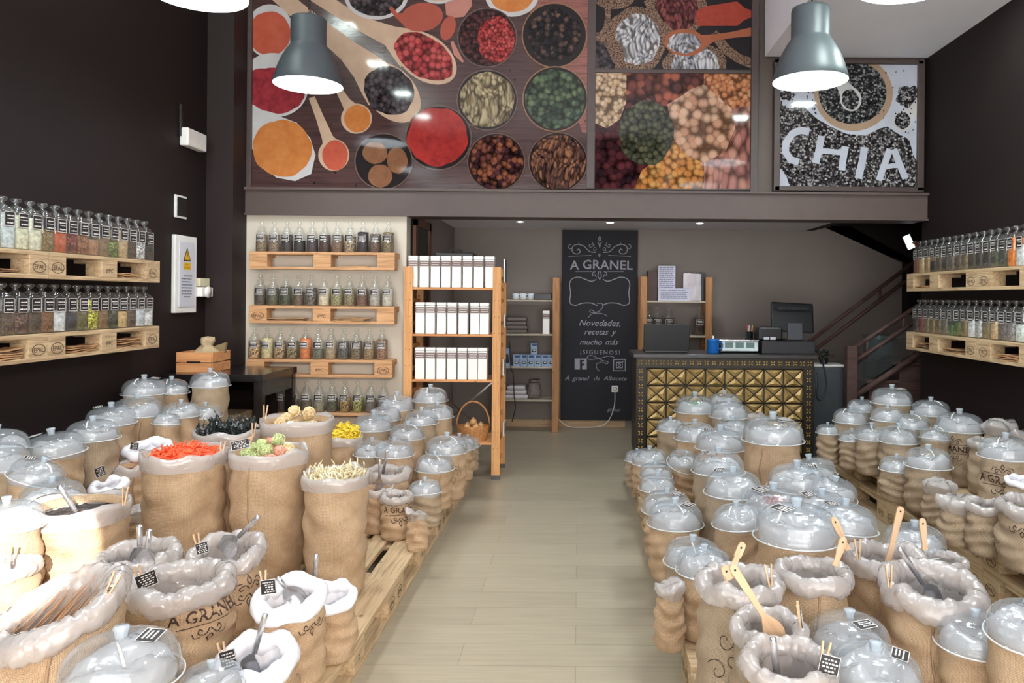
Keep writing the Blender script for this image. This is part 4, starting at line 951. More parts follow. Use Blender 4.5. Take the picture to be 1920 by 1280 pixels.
# ------------------------------------------------------------------ printed pictures above the beam
def art(name, a, b2, c3=None, cell=30, kind='cells'):
    if name in MATS: return MATS[name]
    dm = lambda c: tuple(int(v * .86 + 6) for v in c)
    m = grain(name, dm(a), dm(b2), dm(c3) if c3 else None, cell, kind, rough=.06)
    nt = m.node_tree; b = nt.nodes['Principled BSDF']; b.inputs['Specular IOR Level'].default_value = .28
    for l in list(b.inputs['Normal'].links): nt.links.remove(l)
    return m
YM = 6.262
def flatm(name, rgb, var=.08): 
    m = P(name, tuple(int(v * .88 + 4) for v in rgb), .06, var=var, scale=7, spec=.28); return m
class Pic:
    def __init__(s, x0, y0, x1, y1, sc, ox, oy):
        s.r = (x0, y0, x1, y1); s.sc, s.ox, s.oy = sc, ox, oy; s.mb = MB(); s.mats = []; s.n = 0
    def poly(s, pts, mat, raw=False, lay=None):
        if not raw: pts = [(s.ox + x / s.sc, s.oy + y / s.sc) for x, y in pts]
        x0, y0, x1, y1 = s.r
        for ax, lim, sg in ((0, x0, 1), (0, x1, -1), (1, y0, 1), (1, y1, -1)):
            out = []
            for i in range(len(pts)):
                p, q = pts[i], pts[(i + 1) % len(pts)]; dp, dq = (p[ax] - lim) * sg, (q[ax] - lim) * sg
                if dp >= 0: out.append(p)
                if (dp >= 0) != (dq >= 0): t = dp / (dp - dq); out.append((p[0] + (q[0] - p[0]) * t, p[1] + (q[1] - p[1]) * t))
            pts = out
            if len(pts) < 3: return
        s.n += 1; y = YM - .00012 * s.n
        if mat not in s.mats: s.mats.append(mat)
        vs = []
        for p in pts:
            q = at(p[0], p[1], YM); vs.append((q.x, y, q.z))
        if sum((vs[i][0] * vs[(i + 1) % len(vs)][2] - vs[(i + 1) % len(vs)][0] * vs[i][2]) for i in range(len(vs))) < 0: vs = vs[::-1]
        s.mb.add(vs, [tuple(range(len(vs)))], s.mats.index(mat))
    def el(s, cx, cy, rx, ry, mat, rot=0, wob=0, sd=0, n=40):
        c, d = math.cos(math.radians(rot)), math.sin(math.radians(rot)); pts = []
        for i in range(n):
            a = 2 * PI * i / n; k = 1 + wob * (math.sin(a * 5 + sd) + .7 * math.sin(a * 9 + sd * 2) + .5 * math.sin(a * 14 + sd)); x, y = rx * k * math.cos(a), ry * k * math.sin(a)
            pts.append((cx + x * c - y * d, cy + x * d + y * c))
        s.poly(pts, mat)
    def stroke(s, pts, w, mat):
        pts = [Vector((p[0], p[1], 0)) for p in pts]; ws = w if isinstance(w, list) else [w] * len(pts); L, R_ = [], []
        for i, p in enumerate(pts):
            t = (pts[min(i + 1, len(pts) - 1)] - pts[max(i - 1, 0)]).normalized(); nn = Vector((-t.y, t.x, 0)) * ws[i] / 2; L.append(p + nn); R_.append(p - nn)
        for i in range(len(pts) - 1): s.poly([(q.x, q.y) for q in (L[i], L[i + 1], R_[i + 1], R_[i])], mat)
TOPY = -60
DKW = wood('printed_dark_planks', (74, 52, 50), (46, 32, 34), 'X', 4, .16); BRW = wood('printed_brown_planks', (136, 88, 80), (84, 52, 50), 'X', 7, .16)
WH = flatm('printed_white', (206, 204, 204)); SPW = flatm('printed_spoon_wood', (206, 176, 150)); GLR = flatm('printed_glass_rim', (112, 92, 84)); BRIM = flatm('printed_bowl_rim', (150, 112, 84))
DK = flatm('printed_dark_bowl', (38, 32, 34))
mural = thing('wall_mural', (0, 0, 0), 'large framed wall picture of spoons and bowls of spices', 'picture')
p1 = Pic(471, TOPY, 1103, 354, 2.8235, 440, 0)
p1.poly([(471, TOPY), (1103, TOPY), (1103, 354), (471, 354)], DKW, True)
p1.poly([(1600, -200), (1900, -200), (1900, 720), (1840, 700), (1700, 300), (1560, 60)], BRW)
E_ = p1.el
RO = art('printed_orange_powder', (206, 100, 76), (186, 78, 60), cell=9, kind='powder'); RR = art('printed_crimson_powder', (176, 58, 66), (112, 34, 42), cell=12, kind='powder'); OR = art('printed_saffron_powder', (216, 138, 74), (196, 112, 52), cell=10, kind='powder')
BP = art('printed_black_pepper', (74, 66, 72), (36, 32, 38), (98, 88, 90), 27); RP = art('printed_pink_pepper', (190, 70, 74), (156, 48, 54), (206, 92, 90), 22)
E_(185, 165, 125, 142, WH); E_(185, 178, 112, 118, RO, 0, .012, 1)
E_(210, 450, 182, 168, WH, 20); E_(205, 478, 165, 118, RR, 14, .02, 2)
p1.poly([(80, 560), (230, 612), (330, 650), (400, 730), (428, 820), (405, 920), (320, 958), (220, 940), (130, 860), (80, 760)], WH)
E_(252, 785, 158, 150, OR, 20, .015, 3)
p1.stroke([(408, 515), (450, 620), (492, 730), (520, 790)], [34, 42, 60, 110], SPW); E_(525, 820, 82, 84, SPW); E_(532, 822, 68, 80, RO, 0, .01, 4)
p1.stroke([(548, 470), (590, 540), (620, 580), (640, 615)], [34, 50, 80, 120], SPW); E_(645, 628, 82, 80, SPW); E_(650, 628, 70, 72, OR, 0, .01, 5)
p1.stroke([(200, -60), (330, 55), (490, 180), (600, 270), (690, 350), (760, 430), (800, 470)], [90, 92, 100, 115, 165, 220, 250], SPW); E_(830, 490, 185, 125, SPW, 47); E_(818, 480, 140, 122, BP, 40, .02, 6)
p1.stroke([(380, -60), (560, 60), (700, 140), (820, 190), (880, 225), (940, 265)], [84, 74, 84, 110, 170, 220], SPW); E_(1010, 305, 185, 118, SPW, 35); E_(1003, 300, 172, 105, RP, 33, .02, 7)
E_(750, -25, 170, 130, WH); E_(750, -28, 150, 115, BP, 0, .01, 8); E_(1080, -25, 95, 46, WH); E_(1080, -30, 70, 38, SPW)
ONR = flatm('printed_onion', (176, 88, 72)); ONP = flatm('printed_onion_light', (190, 130, 118))
p1.stroke([(825, 40), (855, 80), (900, 100)], [20, 24, 60], ONR); E_(992, 92, 112, 76, ONR, -8); p1.poly([(1115, 15), (1250, -30), (1258, 30), (1215, 90), (1165, 95), (1120, 80)], ONP); E_(1130, 150, 38, 66, ONR, 18); p1.stroke([(1150, 220), (1175, 285), (1210, 330)], [16, 30, 10], ONP)
E_(1468, -25, 142, 115, WH); E_(1468, -30, 120, 95, OR, 0, .01, 9)
def bowl(cx, cy, r, rim, inner, ir=.93, sd=1, wob=.01): E_(cx, cy, r, r, rim); E_(cx, cy, r * .965, r * .965, DK); E_(cx, cy, r * ir, r * ir, inner, 0, wob, sd)
bowl(1337, 200, 158, GLR, art('printed_dark_flakes', (74, 40, 42), (40, 24, 28), (96, 52, 50), 34)); E_(1385, 210, 98, 122, art('printed_red_flakes', (188, 60, 60), (150, 42, 48), (206, 96, 92), 42), 0, .03, 2)
bowl(1693, 188, 173, BRIM, art('printed_black_spice', (40, 36, 42), (22, 20, 26), (112, 84, 72), 26), .8, 3, .04)
bowl(1337, 530, 162, GLR, art('printed_fennel_seed', (168, 152, 118), (110, 92, 66), (196, 182, 144), 44, 'long'), .9, 4, .02)
bowl(1697, 525, 174, BRIM, art('printed_green_herb', (74, 92, 72), (40, 54, 44), (104, 122, 88), 22), .9, 5, .02)
E_(1080, 730, 176, 172, GLR); E_(1080, 730, 170, 166, DK); E_(1075, 725, 160, 155, art('printed_chilli_powder', (190, 58, 50), (126, 34, 38), cell=8, kind='powder'), 0, .02, 6)
bowl(1385, 858, 154, GLR, art('printed_dark_berries', (86, 46, 50), (44, 26, 30), (160, 96, 66), 24), .92, 7)
bowl(1712, 858, 158, GLR, art('printed_caraway', (110, 76, 66), (60, 42, 42), (168, 116, 86), 46, 'long'), .92, 8)
E_(790, 855, 155, 150, GLR); E_(790, 855, 149, 144, DK)
NT = art('printed_nutmeg', (150, 104, 74), (118, 78, 54), cell=9, kind='powder'); E_(744, 810, 66, 58, NT, 8, .01); E_(862, 850, 54, 70, NT, -8, .01); E_(772, 932, 64, 61, NT, 0, .01)
p1.mb.build('picture_print', p1.mats, mural)
# right-hand column of the big frame: rice sacks above, pulses below
p2 = Pic(1115, TOPY, 1411, 130, 2.909, 1100, 0)
DKB = flatm('printed_black_cloth', (34, 30, 34)); BU = art('printed_burlap', (156, 126, 106), (112, 84, 70), cell=90); RI_ = art('printed_white_rice', (206, 206, 212), (150, 152, 164), (226, 226, 230), 44, 'long'); RD = art('printed_red_rice', (122, 58, 60), (74, 34, 38), (150, 84, 80), 44, 'long')
p2.poly([(1115, TOPY), (1411, TOPY), (1411, 130), (1115, 130)], DKB, True); E2 = p2.el
E2(70, 80, 62, 120, BU); E2(60, 80, 40, 100, DKB); E2(150, -10, 110, 60, BU); E2(490, 40, 165, 165, BU, 10); E2(490, 50, 120, 130, RD, 0, .02)
p2.stroke([(330, 0), (390, 120), (480, 200), (560, 240)], [40, 46, 46, 40], BU)
E2(272, 215, 162, 178, BU, -10, .02, 2); E2(278, 215, 122, 140, RI_, 0, .02, 3); E2(90, 300, 110, 130, BU, -30); E2(75, 320, 82, 100, BP, -20, .02)
p2.stroke([(60, 190), (110, 230), (160, 330), (220, 380)], [26, 34, 36, 36], BU); E2(590, 350, 175, 115, BU, 0, .02, 5); E2(592, 350, 130, 92, RI_, 0, .03, 6)
p2.stroke([(690, 180), (760, 270), (830, 320), (910, 350)], [50, 55, 50, 55], BU)
SPB = flatm('printed_brown_spoon', (166, 96, 66)); p2.stroke([(600, 235), (700, 205), (800, 190), (910, 172)], [90, 34, 34, 50], SPB); E2(535, 232, 112, 74, SPB, 4); E2(530, 236, 90, 56, RI_, 0, .03, 7)
p2.poly([(598, 60), (650, 35), (820, 8), (862, 45), (910, 60), (910, 90), (860, 110), (820, 142), (602, 142)], art('printed_terracotta_scoop', (176, 70, 54), (156, 56, 44), cell=20, kind='powder'))
p2.mb.build('picture_print', p2.mats, mural)
p3 = Pic(1113, 137, 1410, 354, 2.909, 1100, 0)
p3.poly([(1113, 137), (1410, 137), (1410, 354), (1113, 354)], art('printed_kidney_beans', (70, 32, 36), (38, 22, 28), (96, 44, 48), 17), True)
p3.poly([(0, 380), (222, 380), (215, 560), (180, 650), (110, 700), (0, 650)], art('printed_soya', (208, 176, 144), (188, 150, 116), (222, 196, 164), 26))
p3.poly([(218, 380), (650, 380), (640, 480), (520, 520), (470, 580), (380, 575), (300, 550), (215, 545)], art('printed_hazelnuts', (110, 56, 50), (66, 36, 36), (176, 96, 70), 15))
p3.poly([(640, 380), (920, 380), (920, 580), (800, 600), (720, 540), (638, 480)], art('printed_orange_lentils', (206, 136, 92), (190, 112, 72), (222, 158, 112), 26))
p3.poly([(560, 490), (640, 460), (720, 530), (790, 590), (810, 700), (760, 820), (690, 870), (640, 885), (560, 870), (480, 770), (455, 650), (440, 570), (520, 520)], art('printed_chickpeas', (212, 166, 136), (192, 140, 112), (226, 186, 156), 15))
p3.poly([(790, 595), (920, 570), (920, 1040), (635, 1040), (635, 885), (690, 865), (765, 820), (810, 700)], art('printed_pinto_beans', (186, 126, 112), (150, 90, 84), (210, 156, 136), 15, 'long'))
p3.poly([(470, 765), (560, 860), (640, 885), (640, 1040), (255, 1040), (300, 930), (400, 855)], art('printed_yellow_lentils', (212, 144, 76), (196, 122, 60), (226, 170, 100), 21))
p3.el(325, 725, 150, 178, art('printed_green_lentils', (78, 82, 62), (50, 56, 44), (100, 100, 76), 25), 0, .02, 2)
p3.mb.build('picture_print', p3.mats, mural)
fr = MB()
def bar(px0, py0, px1, py1, mb, y0=6.235, y1=6.3):
    A, B = at(px0, py0, 6.25), at(px1, py1, 6.25); mb.box2((A.x, y0, B.z), (B.x, y1, A.z), ch=.003)
bar(463, TOPY, 471, 360, fr); bar(463, 353, 1420, 361, fr); bar(1103, TOPY, 1115, 354, fr, 6.25); bar(1115, 129, 1412, 138, fr, 6.25); bar(1410, TOPY, 1420, 361, fr)
fr.build('picture_frame', FRAME, mural)
bk = MB(); A, B = at(466, TOPY, YM), at(1416, 357, YM); bk.box2((A.x, YM + .001, B.z), (B.x, 6.298, A.z)); bk.build('backing_panel', BLACK, mural)
chia = thing('wall_mural', (0, 0, 0), 'square framed wall picture of scattered seeds spelling CHIA', 'picture')
p4 = Pic(1460, 120, 1722, 350, 2.909, 1100, 0)
WB = flatm('printed_pale_table', (196, 200, 214)); CH = art('printed_chia_seeds', (66, 60, 64), (26, 24, 28), (206, 204, 206), 62); CHW = art('printed_chia_bowl_seeds', (50, 50, 54), (22, 22, 26), (176, 180, 182), 66)
p4.poly([(1460, 120), (1722, 120), (1722, 350), (1460, 350)], WB, True)
p4.poly([(1040, 560), (1100, 590), (1180, 580), (1260, 650), (1330, 690), (1420, 730), (1520, 740), (1600, 700), (1640, 690), (1700, 730), (1760, 760), (1780, 840), (1800, 880), (1815, 900), (1815, 1030), (1110, 1030), (1090, 960), (1040, 900)], CH)
p4.el(1760, 530, 70, 62, CH, 0, .08); p4.el(1085, 520, 50, 26, CH, 0, .15, 2)
p4.el(1455, 510, 215, 205, flatm('printed_wood_bowl', (176, 148, 124))); p4.el(1450, 505, 185, 172, CHW)
p4.stroke([(1370, 420), (1400, 470), (1420, 500)], [60, 70, 90], WH); p4.el(1440, 540, 58, 68, WH, -15); p4.el(1438, 542, 46, 56, CHW, -15, .02)
p4.stroke([(1820, 540), (1780, 600), (1740, 640)], [40, 50, 80], WH); p4.el(1722, 662, 54, 58, WH); p4.el(1722, 658, 42, 46, CHW, 0, .03)
rnd = random.Random(11)
for i in range(90): p4.el(rnd.uniform(1560, 1800), rnd.uniform(370, 760), 4, 5, CHW, n=6) if i % 2 else p4.el(rnd.uniform(1045, 1250), rnd.uniform(480, 620), 4, 5, CHW, n=6)
W2 = WB
for s_, w in (([(1212, 722), (1165, 712), (1120, 730), (1085, 780), (1082, 830), (1110, 872), (1155, 886)], 40), ([(1278, 742), (1262, 830), (1246, 892)], 38), ([(1262, 822), (1330, 828), (1405, 836)], 30), ([(1408, 800), (1395, 870), (1388, 930)], 38), ([(1512, 805), (1500, 880), (1478, 975)], 40), ([(1590, 985), (1620, 900), (1650, 815)], 36), ([(1672, 815), (1700, 890), (1735, 975)], 36), ([(1615, 915), (1665, 905), (1710, 905)], 26)): p4.stroke(s_, w, W2)
p4.mb.build('picture_print', p4.mats, chia)
fr = MB(); bar(1452, 112, 1461, 358, fr); bar(1721, 112, 1731, 358, fr); bar(1452, 112, 1731, 121, fr); bar(1452, 349, 1731, 360, fr); fr.build('picture_frame', FRAME, chia)
bk = MB(); A, B = at(1455, 115, YM), at(1729, 357, YM); bk.box2((A.x, YM + .001, B.z), (B.x, 6.298, A.z)); bk.build('backing_panel', BLACK, chia)

# ------------------------------------------------------------------ lamps
SHADE = P('dark_green_grey_enamel', (72, 79, 84), .45, var=.05); SHIN = P('white_enamel_inside', (236, 240, 240), .5, var=.02)
lamp0 = None
def pendant(x, y, z, label, top=HZ, tilt=0):
    global lamp0
    if lamp0 is None:
        r = thing('pendant_lamp', (x, y, z), label, 'lamp', 'industrial pendant lamps')
        prof = [(.235, 0), (.237, .012), (.226, .05), (.212, .10), (.185, .17), (.15, .235), (.122, .275), (.121, .28), (.121, .45), (.117, .468), (.1, .475), (0, .477)]
        MB().lathe(prof, seg=48).build('lamp_shade', SHADE, r)
        MB().lathe([(.234, .001), (.222, .05), (.207, .10), (.18, .165), (.148, .22), (0, .222)], seg=48).build('shade_inside', SHIN, r)
        MB().lathe([(.190, .125), (0, .123)], seg=48).build('light_diffuser', emis('lamp_diffuser', (.90, .95, 1.0), 46), r)
        lamp0 = r
    else:
        r = copy_tree(lamp0); r.location = (x, y, z); tag(r, label, 'lamp', 'industrial pendant lamps')
        for ch in list(r.children):
            if ch.name.startswith('chain'): bpy.data.objects.remove(ch)
    m_ = MB(); L_ = top - z - .477
    for i in range(int(L_ / .03)):
        zz = .477 + i * .03; pts = [(math.cos(a) * .006 * (1 if i % 2 else 0), math.cos(a) * .006 * (0 if i % 2 else 1), zz + .018 + math.sin(a) * .02) for a in [2 * PI * k / 8 for k in range(9)]]; m_.tube(pts, .0022, 5, cap=False)
    m_.tube(smooth_path([(.02, 0, .47), (.03, .01, .52), (.01, 0, .58), (.006, 0, .477 + L_)], 6), .003, 6)
    m_.lathe([(.045, .477 + L_ - .03), (.05, .477 + L_)], seg=20, capb=True)
    m_.build('chain_and_cord', BLACK, r); return r
p = at(578, 160, 5.26); zl = p.z
pendant(p.x, 5.26, p.z, 'dark enamel pendant lamp hanging before the spoons picture')
p = at(370, -10, 3.7); pendant(p.x, 3.7, p.z, 'pendant lamp cut by the top edge, left of the spoons picture')
p = at(1516, 153, 4.8); pendant(1.475, 4.8, p.z, 'dark enamel pendant lamp hanging before the CHIA picture')
pendant(1.45, 3.3, 2.90, 'pendant lamp showing only its glowing rim at upper right')
pendant(-1.9, 2.1, 2.97, 'pendant lamp over the front left sacks, out of view'); pendant(1.45, 1.75, 2.90, 'pendant lamp over the front right sacks, out of view')  # unseen pair added for light, carrying on both lamp rows
# small recessed ceiling panels whose reflections show in the glossy picture
for i, (x, y, z) in enumerate(((-2.62, 4.25, HZ), (-2.62, 2.9, HZ), (-2.62, 1.5, HZ), (-2.62, .1, HZ), (2.3, 4.8, RZc), (1.75, 4.2, RZc))):
    t = thing('ceiling_panel_light', (x, y, z), 'small square ceiling light panel number %s along the ceiling' % ordn(i), 'ceiling light', 'square ceiling panels')
    MB().box2((-.13, -.1, -.012), (.13, .1, 0)).build('frame', WHITE, t); MB().box2((-.11, -.085, -.014), (.11, .085, -.0121)).build('diffuser', emis('panel_diffuser', (.85, 1, .95), 110), t)

# ------------------------------------------------------------------ things on the left wall
def wallbox(name, px0, py0, px1, py1, th, label, cat):
    """box on the left wall between two pixels; returns thing and its size along y and z"""
    d0 = 3.0 * FPX / (CX - px0); d1 = 3.0 * FPX / (CX - px1)
    z0, z1 = at(px0, py1, d0).z, at(px0, py0, d0).z
    return thing(name, (LX + .001, (d0 + d1) / 2, (z0 + z1) / 2), label, cat), d1 - d0, z1 - z0
t, w, h = wallbox('alarm_box', 333, 238, 369, 272, .06, 'white alarm box high on the left wall', 'alarm box')
MB().box2((0, -w / 2, -h / 2), (.07, w / 2, h / 2), ch=.012).build('housing', WHITE, t); MB().tube([(.01, -w * .4, h / 2), (.01, -w * .4, h / 2 + .12)], .004).build('cable', BLACK, t)
t, w, h = wallbox('wall_frame', 324, 364, 345, 407, .02, 'small dark glass switch plate in white frame, left wall', 'switch')
MB().box2((0, -w / 2, -h / 2), (.015, w / 2, h / 2), ch=.003).build('frame', WHITE, t); MB().box2((.015, -w / 2 + .02, -h / 2 + .015), (.018, w / 2 - .0, h / 2 - .015)).build('dark_plate', BLACK, t)
t, w, h = wallbox('electric_panel', 320, 439, 361, 587, .02, 'white electrical cabinet door with yellow warning triangle', 'electric panel')
MB().box2((0, -w / 2, -h / 2), (.03, w / 2, h / 2), ch=.006).build('cabinet_frame', WHITE, t); MB().box2((.03, -w / 2 + .05, -h / 2 + .045), (.036, w / 2 - .035, h / 2 - .045), ch=.003).build('door', P('pale_grey_door', (206, 208, 216), .4, var=.02), t)
YEL = P('warning_yellow', (226, 176, 40), .5); X_ = .0366
tri = MB(); c_ = Vector((X_, .0, h * .24)); a_ = [Vector((X_, -.056, c_.z - .04)), Vector((X_, .056, c_.z - .04)), Vector((X_, 0, c_.z + .065))]
tri.flat(a_, 0); cc = sum(a_, Vector()) / 3; tri.flat([cc + (q - cc) * .72 + Vector((.0006, 0, 0)) for q in a_], 1)
tri.flat([Vector((X_ + .0012, y, z)) for y, z in ((-.004, c_.z + .026), (.008, c_.z + .026), (.002, c_.z + .008), (.009, c_.z + .008), (-.005, c_.z - .022), (.0, c_.z), (-.008, c_.z))], 0)
tri.build('warning_sign', [BLACK, YEL], t)
k = MB(); k.flat([(X_, -.054, c_.z - .105), (X_, .054, c_.z - .105), (X_, .054, c_.z - .05), (X_, -.054, c_.z - .05)], 0)
for i, wd in enumerate(('RIESGO', 'ELECTRICO')): text_into(k, wd, (X_ + .0006, 0, c_.z - .071 - i * .022), (0, 1, 0), (0, 0, 1), .012, 1)
k.build('yellow_notice', [YEL, BLACK], t)
rnd = random.Random(4)
for i in range(8):
    k = MB()
    z = c_.z - .155 - i * .0225; xx = -.075 + (.03 if i in (0, 7) else 0)
    while xx < .066 - (.03 if i == 7 else 0): l = rnd.uniform(.01, .024); k.box2((X_, xx, z), (X_ + .0006, min(xx + l, .075), z + .009)); xx += l + .005
    k.build('text_line', P('grey_text_ink', (110, 112, 124), .7), t)
t, w, h = wallbox('wall_socket', 363, 521, 381, 537, .03, 'cream wall switch above the white plug timer', 'switch'); MB().box2((0, -w / 2, -h / 2), (.05, w / 2, h / 2), ch=.005).build('housing', P('cream_plastic', (206, 200, 168), .5), t)
t, w, h = wallbox('plug_timer', 362, 538, 383, 556, .03, 'white plug timer on the left wall near the column', 'timer'); MB().box2((0, -w / 2, -h / 2), (.07, w / 2, h / 2), ch=.006).build('housing', WHITE, t); MB().lathe([(.045, 0), (.045, .01), (0, .012)], (.07, 0, 0), 20, M=Matrix.Rotation(PI / 2, 4, 'Y')).build('dial', WHITE, t)
t, w, h = wallbox('alarm_box', 331, 212, 334, 236, .02, 'thin dark conduit above the white alarm box', 'conduit'); MB().box2((0, -.01, -.12), (.02, .01, .12), ch=.003).build('conduit_body', BLACK, t)

# ------------------------------------------------------------------ black table and crate
TZ = .93
t = thing('black_table', (-2.65, 5.65, 0), 'tall glossy black table in the left corner by the panel', 'table')
TB = P('glossy_black_lacquer', (26, 22, 22), .18)
MB().box2((-.34, -.33, TZ - .05), (.40, .33, TZ), ch=.003).build('table_top', TB, t)
for x in (-.32, .335):
    for y in (-.32, .255): MB().box2((x, y, 0), (x + .06, y + .06, TZ - .05), ch=.003).build('leg', TB, t)
MB().box2((-.34, .29, .1), (.25, .32, TZ - .05)).build('back_panel', TB, t)
MB().box2((.34, -.25, TZ - .16), (.39, .26, TZ - .05)).build('apron', TB, t)
c0, c1 = at(327, 694, 5.42), at(393, 694, 5.42)
CRW = wood('crate_wood', (206, 146, 96), (172, 112, 68), 'X', 3)
t = thing('wooden_crate', ((c0.x + c1.x) / 2, 5.44, TZ + .001), 'small slatted wooden crate on the black table', 'crate'); w = (c1.x - c0.x) / 2; hh = .145; dp = .30
for z0, z1 in ((.0, .066), (.074, hh)):
    f_ = MB().box2((-w, 0, z0), (w, .012, z1), ch=.002); f_.build('front_slat', CRW, t); MB().box2((-w, dp - .012, z0), (w, dp, z1), ch=.002).build('back_slat', CRW, t)
    for s in (-1, 1): MB().box2((s * w - .006, .012, z0), (s * w + .006, dp - .012, z1), ch=.002).build('side_slat', CRW, t)
MB().box2((-w, .012, 0), (w, dp - .012, .008)).build('crate_floor', CRW, t); MB().box2((-.05, -.002, .066), (.05, .003, .082), ch=.004).build('hand_slot', BLACK, t)
bk = thing('linen_bundle', ((c0.x + c1.x) / 2 + .02, 5.6, TZ + .012), 'knotted bundle of beige cloth lying in the crate', 'cloth')
MB().lathe([(.07, 0), (.1, .05), (.09, .12), (.05, .16), (.035, .18), (.05, .205), (.045, .23), (0, .235)], seg=26, fn=lambda r, z, a, i: (r * (1 + .12 * math.sin(a * 5 + i)), z + .01 * math.sin(a * 3 + i)), capb=True).build('cloth_body', P('beige_cloth', (168, 148, 116), .9, bmp=.4, scale=30), bk)
MB().prism([(-.02, .1), (.12, .12), (.13, .2), (.04, .17)], .02, .05).build('cloth_corner', P('olive_cloth', (128, 112, 80), .9), bk)
p = at(440, 778, 5.22); t = thing('wicker_box', (-2.60, 5.45, .0), 'low wicker basket standing beneath the black table', 'basket')
MB().box2((-.22, 0, .0), (.1, .3, .62), ch=.01).build('basket_body', P('straw_wicker', (150, 122, 88), .8, var=.3, scale=50), t)

# ------------------------------------------------------------------ stairwell and the person standing in it
sw_ = MB(); sw_.box2((2.62, 6.5, 2.3), (2.72, BW, 4.2)); sw_.box2((2.62, 6.4, 2.5), (5.0, 6.5, 4.2)); sw_.box2((2.72, BW - .01, 2.35), (5.0, BW + .1, 4.2)); sw_.box2((5.0, 6.4, 2.35), (5.1, BW + .1, 4.2)); sw_.box2((2.62, 6.4, 4.2), (5.1, BW + .1, 4.3))
struct('wall_stairwell', sw_, WALL)
def person():
    bx, by, bz = 3.70, 7.46, .755 + 3 * .17
    r = thing('person', (bx, by, bz), 'person in dark clothes on the stairs, hand holding a lit phone', 'person')
    V_ = []; E2_ = []; R_ = []
    def j(p, rad, par=None):
        V_.append(Vector(p)); R_.append(rad); i = len(V_) - 1
        if par is not None: E2_.append((par, i))
        return i
    root = j((0, 0, .90), .13); b1 = j((0, 0, 1.05), .12, root); b2 = j((0, -.01, 1.25), .135, b1); nk = j((-.01, -.01, 1.38), .055, b2); hd0 = j((-.03, -.02, 1.46), .06, nk); hd = j((-.04, -.03, 1.55), .085, hd0); j((-.04, -.02, 1.63), .06, hd)
    for s in (-1, 1):
        h_ = j((0, .09 * s, .84), .09, root); k_ = j((-.03, .10 * s, .48), .058, h_); an = j((0, .1 * s, .09), .04, k_); ft = j((-.04, .1 * s, .035), .036, an); j((-.16, .11 * s, .03), .028, ft)
    hx, hy, hz = 3.275 - bx, 7.31 - by, 2.045 - bz
    sh = j((-.02, -.16, 1.3), .055, b2); el = j((-.10, -.19, 1.02), .042, sh); wr = j((hx + .085, hy + .01, hz - .055), .028, el); j((hx + .03, hy, hz - .01), .03, wr)
    sh2 = j((0, .17, 1.3), .055, b2); el2 = j((.02, .2, 1.03), .042, sh2); wr2 = j((-.04, .19, .80), .027, el2); j((-.05, .19, .72), .028, wr2)
    me = bpy.data.meshes.new('body'); me.from_pydata(V_, E2_, []); o = bpy.data.objects.new('body', me); C.objects.link(o); o.parent = r
    sk = o.modifiers.new('skin', 'SKIN'); sk.use_smooth_shade = True
    for i, q in enumerate(me.skin_vertices[0].data): q.radius = (R_[i], R_[i]); q.use_root = (i == 0)
    o.modifiers.new('sub', 'SUBSURF').levels = 2; o.modifiers['sub'].render_levels = 2
    SKIN = P('dim_skin', (176, 122, 100), .55); CL = P('dark_clothes', (30, 28, 34), .9)
    me.materials.append(CL)
    # hand: palm with thumb and four fingers closed around the phone
    hm = MB(); c_ = Vector((hx, hy, hz)); hm.lathe([(0, -.035), (.02, -.03), (.03, 0), (.032, .025), (.026, .04), (0, .045)], c_ + Vector((.022, 0, -.005)), 14, M=Matrix.Rotation(-.7, 4, 'Y') @ Matrix.Scale(.7, 4, (0, 1, 0)))
    for i in range(4):
        o_ = Vector((.018, .014, .03 - i * .02)); hm.tube(smooth_path([c_ + o_, c_ + o_ + Vector((-.022, .012, .004)), c_ + o_ + Vector((-.042, .006, .004)), c_ + o_ + Vector((-.046 + .004 * i, -.006, .003))], 4), .0078, 8)
    hm.tube(smooth_path([c_ + Vector((.025, -.012, -.005)), c_ + Vector((.006, -.024, .008)), c_ + Vector((-.02, -.026, .016)), c_ + Vector((-.034, -.022, .02))], 5), .009, 8)
    hm.build('hand', SKIN, r)
    f_ = MB(); f_.lathe([(0, -.105), (.06, -.09), (.078, -.02), (.082, .05), (.06, .1), (0, .12)], (-.05, -.03, 1.55), 20); f_.lathe([(.012, 0), (.008, .02), (0, .026)], (-.128, -.035, 1.545), 8, M=Matrix.Rotation(-PI / 2, 4, 'Y')); f_.box((-.122, -.035, 1.505), (.008, .04, .008))
    for s in (-1, 1): f_.lathe([(0, -.006), (.007, 0), (0, .006)], (-.118, -.035 + .03 * s, 1.575), 8)
    f_.build('face', SKIN, r); MB().lathe([(.085, 0), (.092, .05), (.07, .1), (0, .12)], (-.035, -.025, 1.565), 20).build('hair', P('dark_hair', (30, 24, 22), .6), r)
    t = thing('phone', (3.215, 7.285, 2.07), 'phone with glowing white screen held on the stairs', 'phone'); M_ = Matrix.Rotation(-.42, 4, 'Y')
    MB().box((0, 0, 0), (.082, .009, .155), ch=.004, M=M_).build('phone_case', BLACKP, t); MB().box((0, -.0052, 0), (.072, .001, .138), M=M_).build('phone_screen', emis('phone_screen_glow', (.85, .9, 1), 2), t)
person()

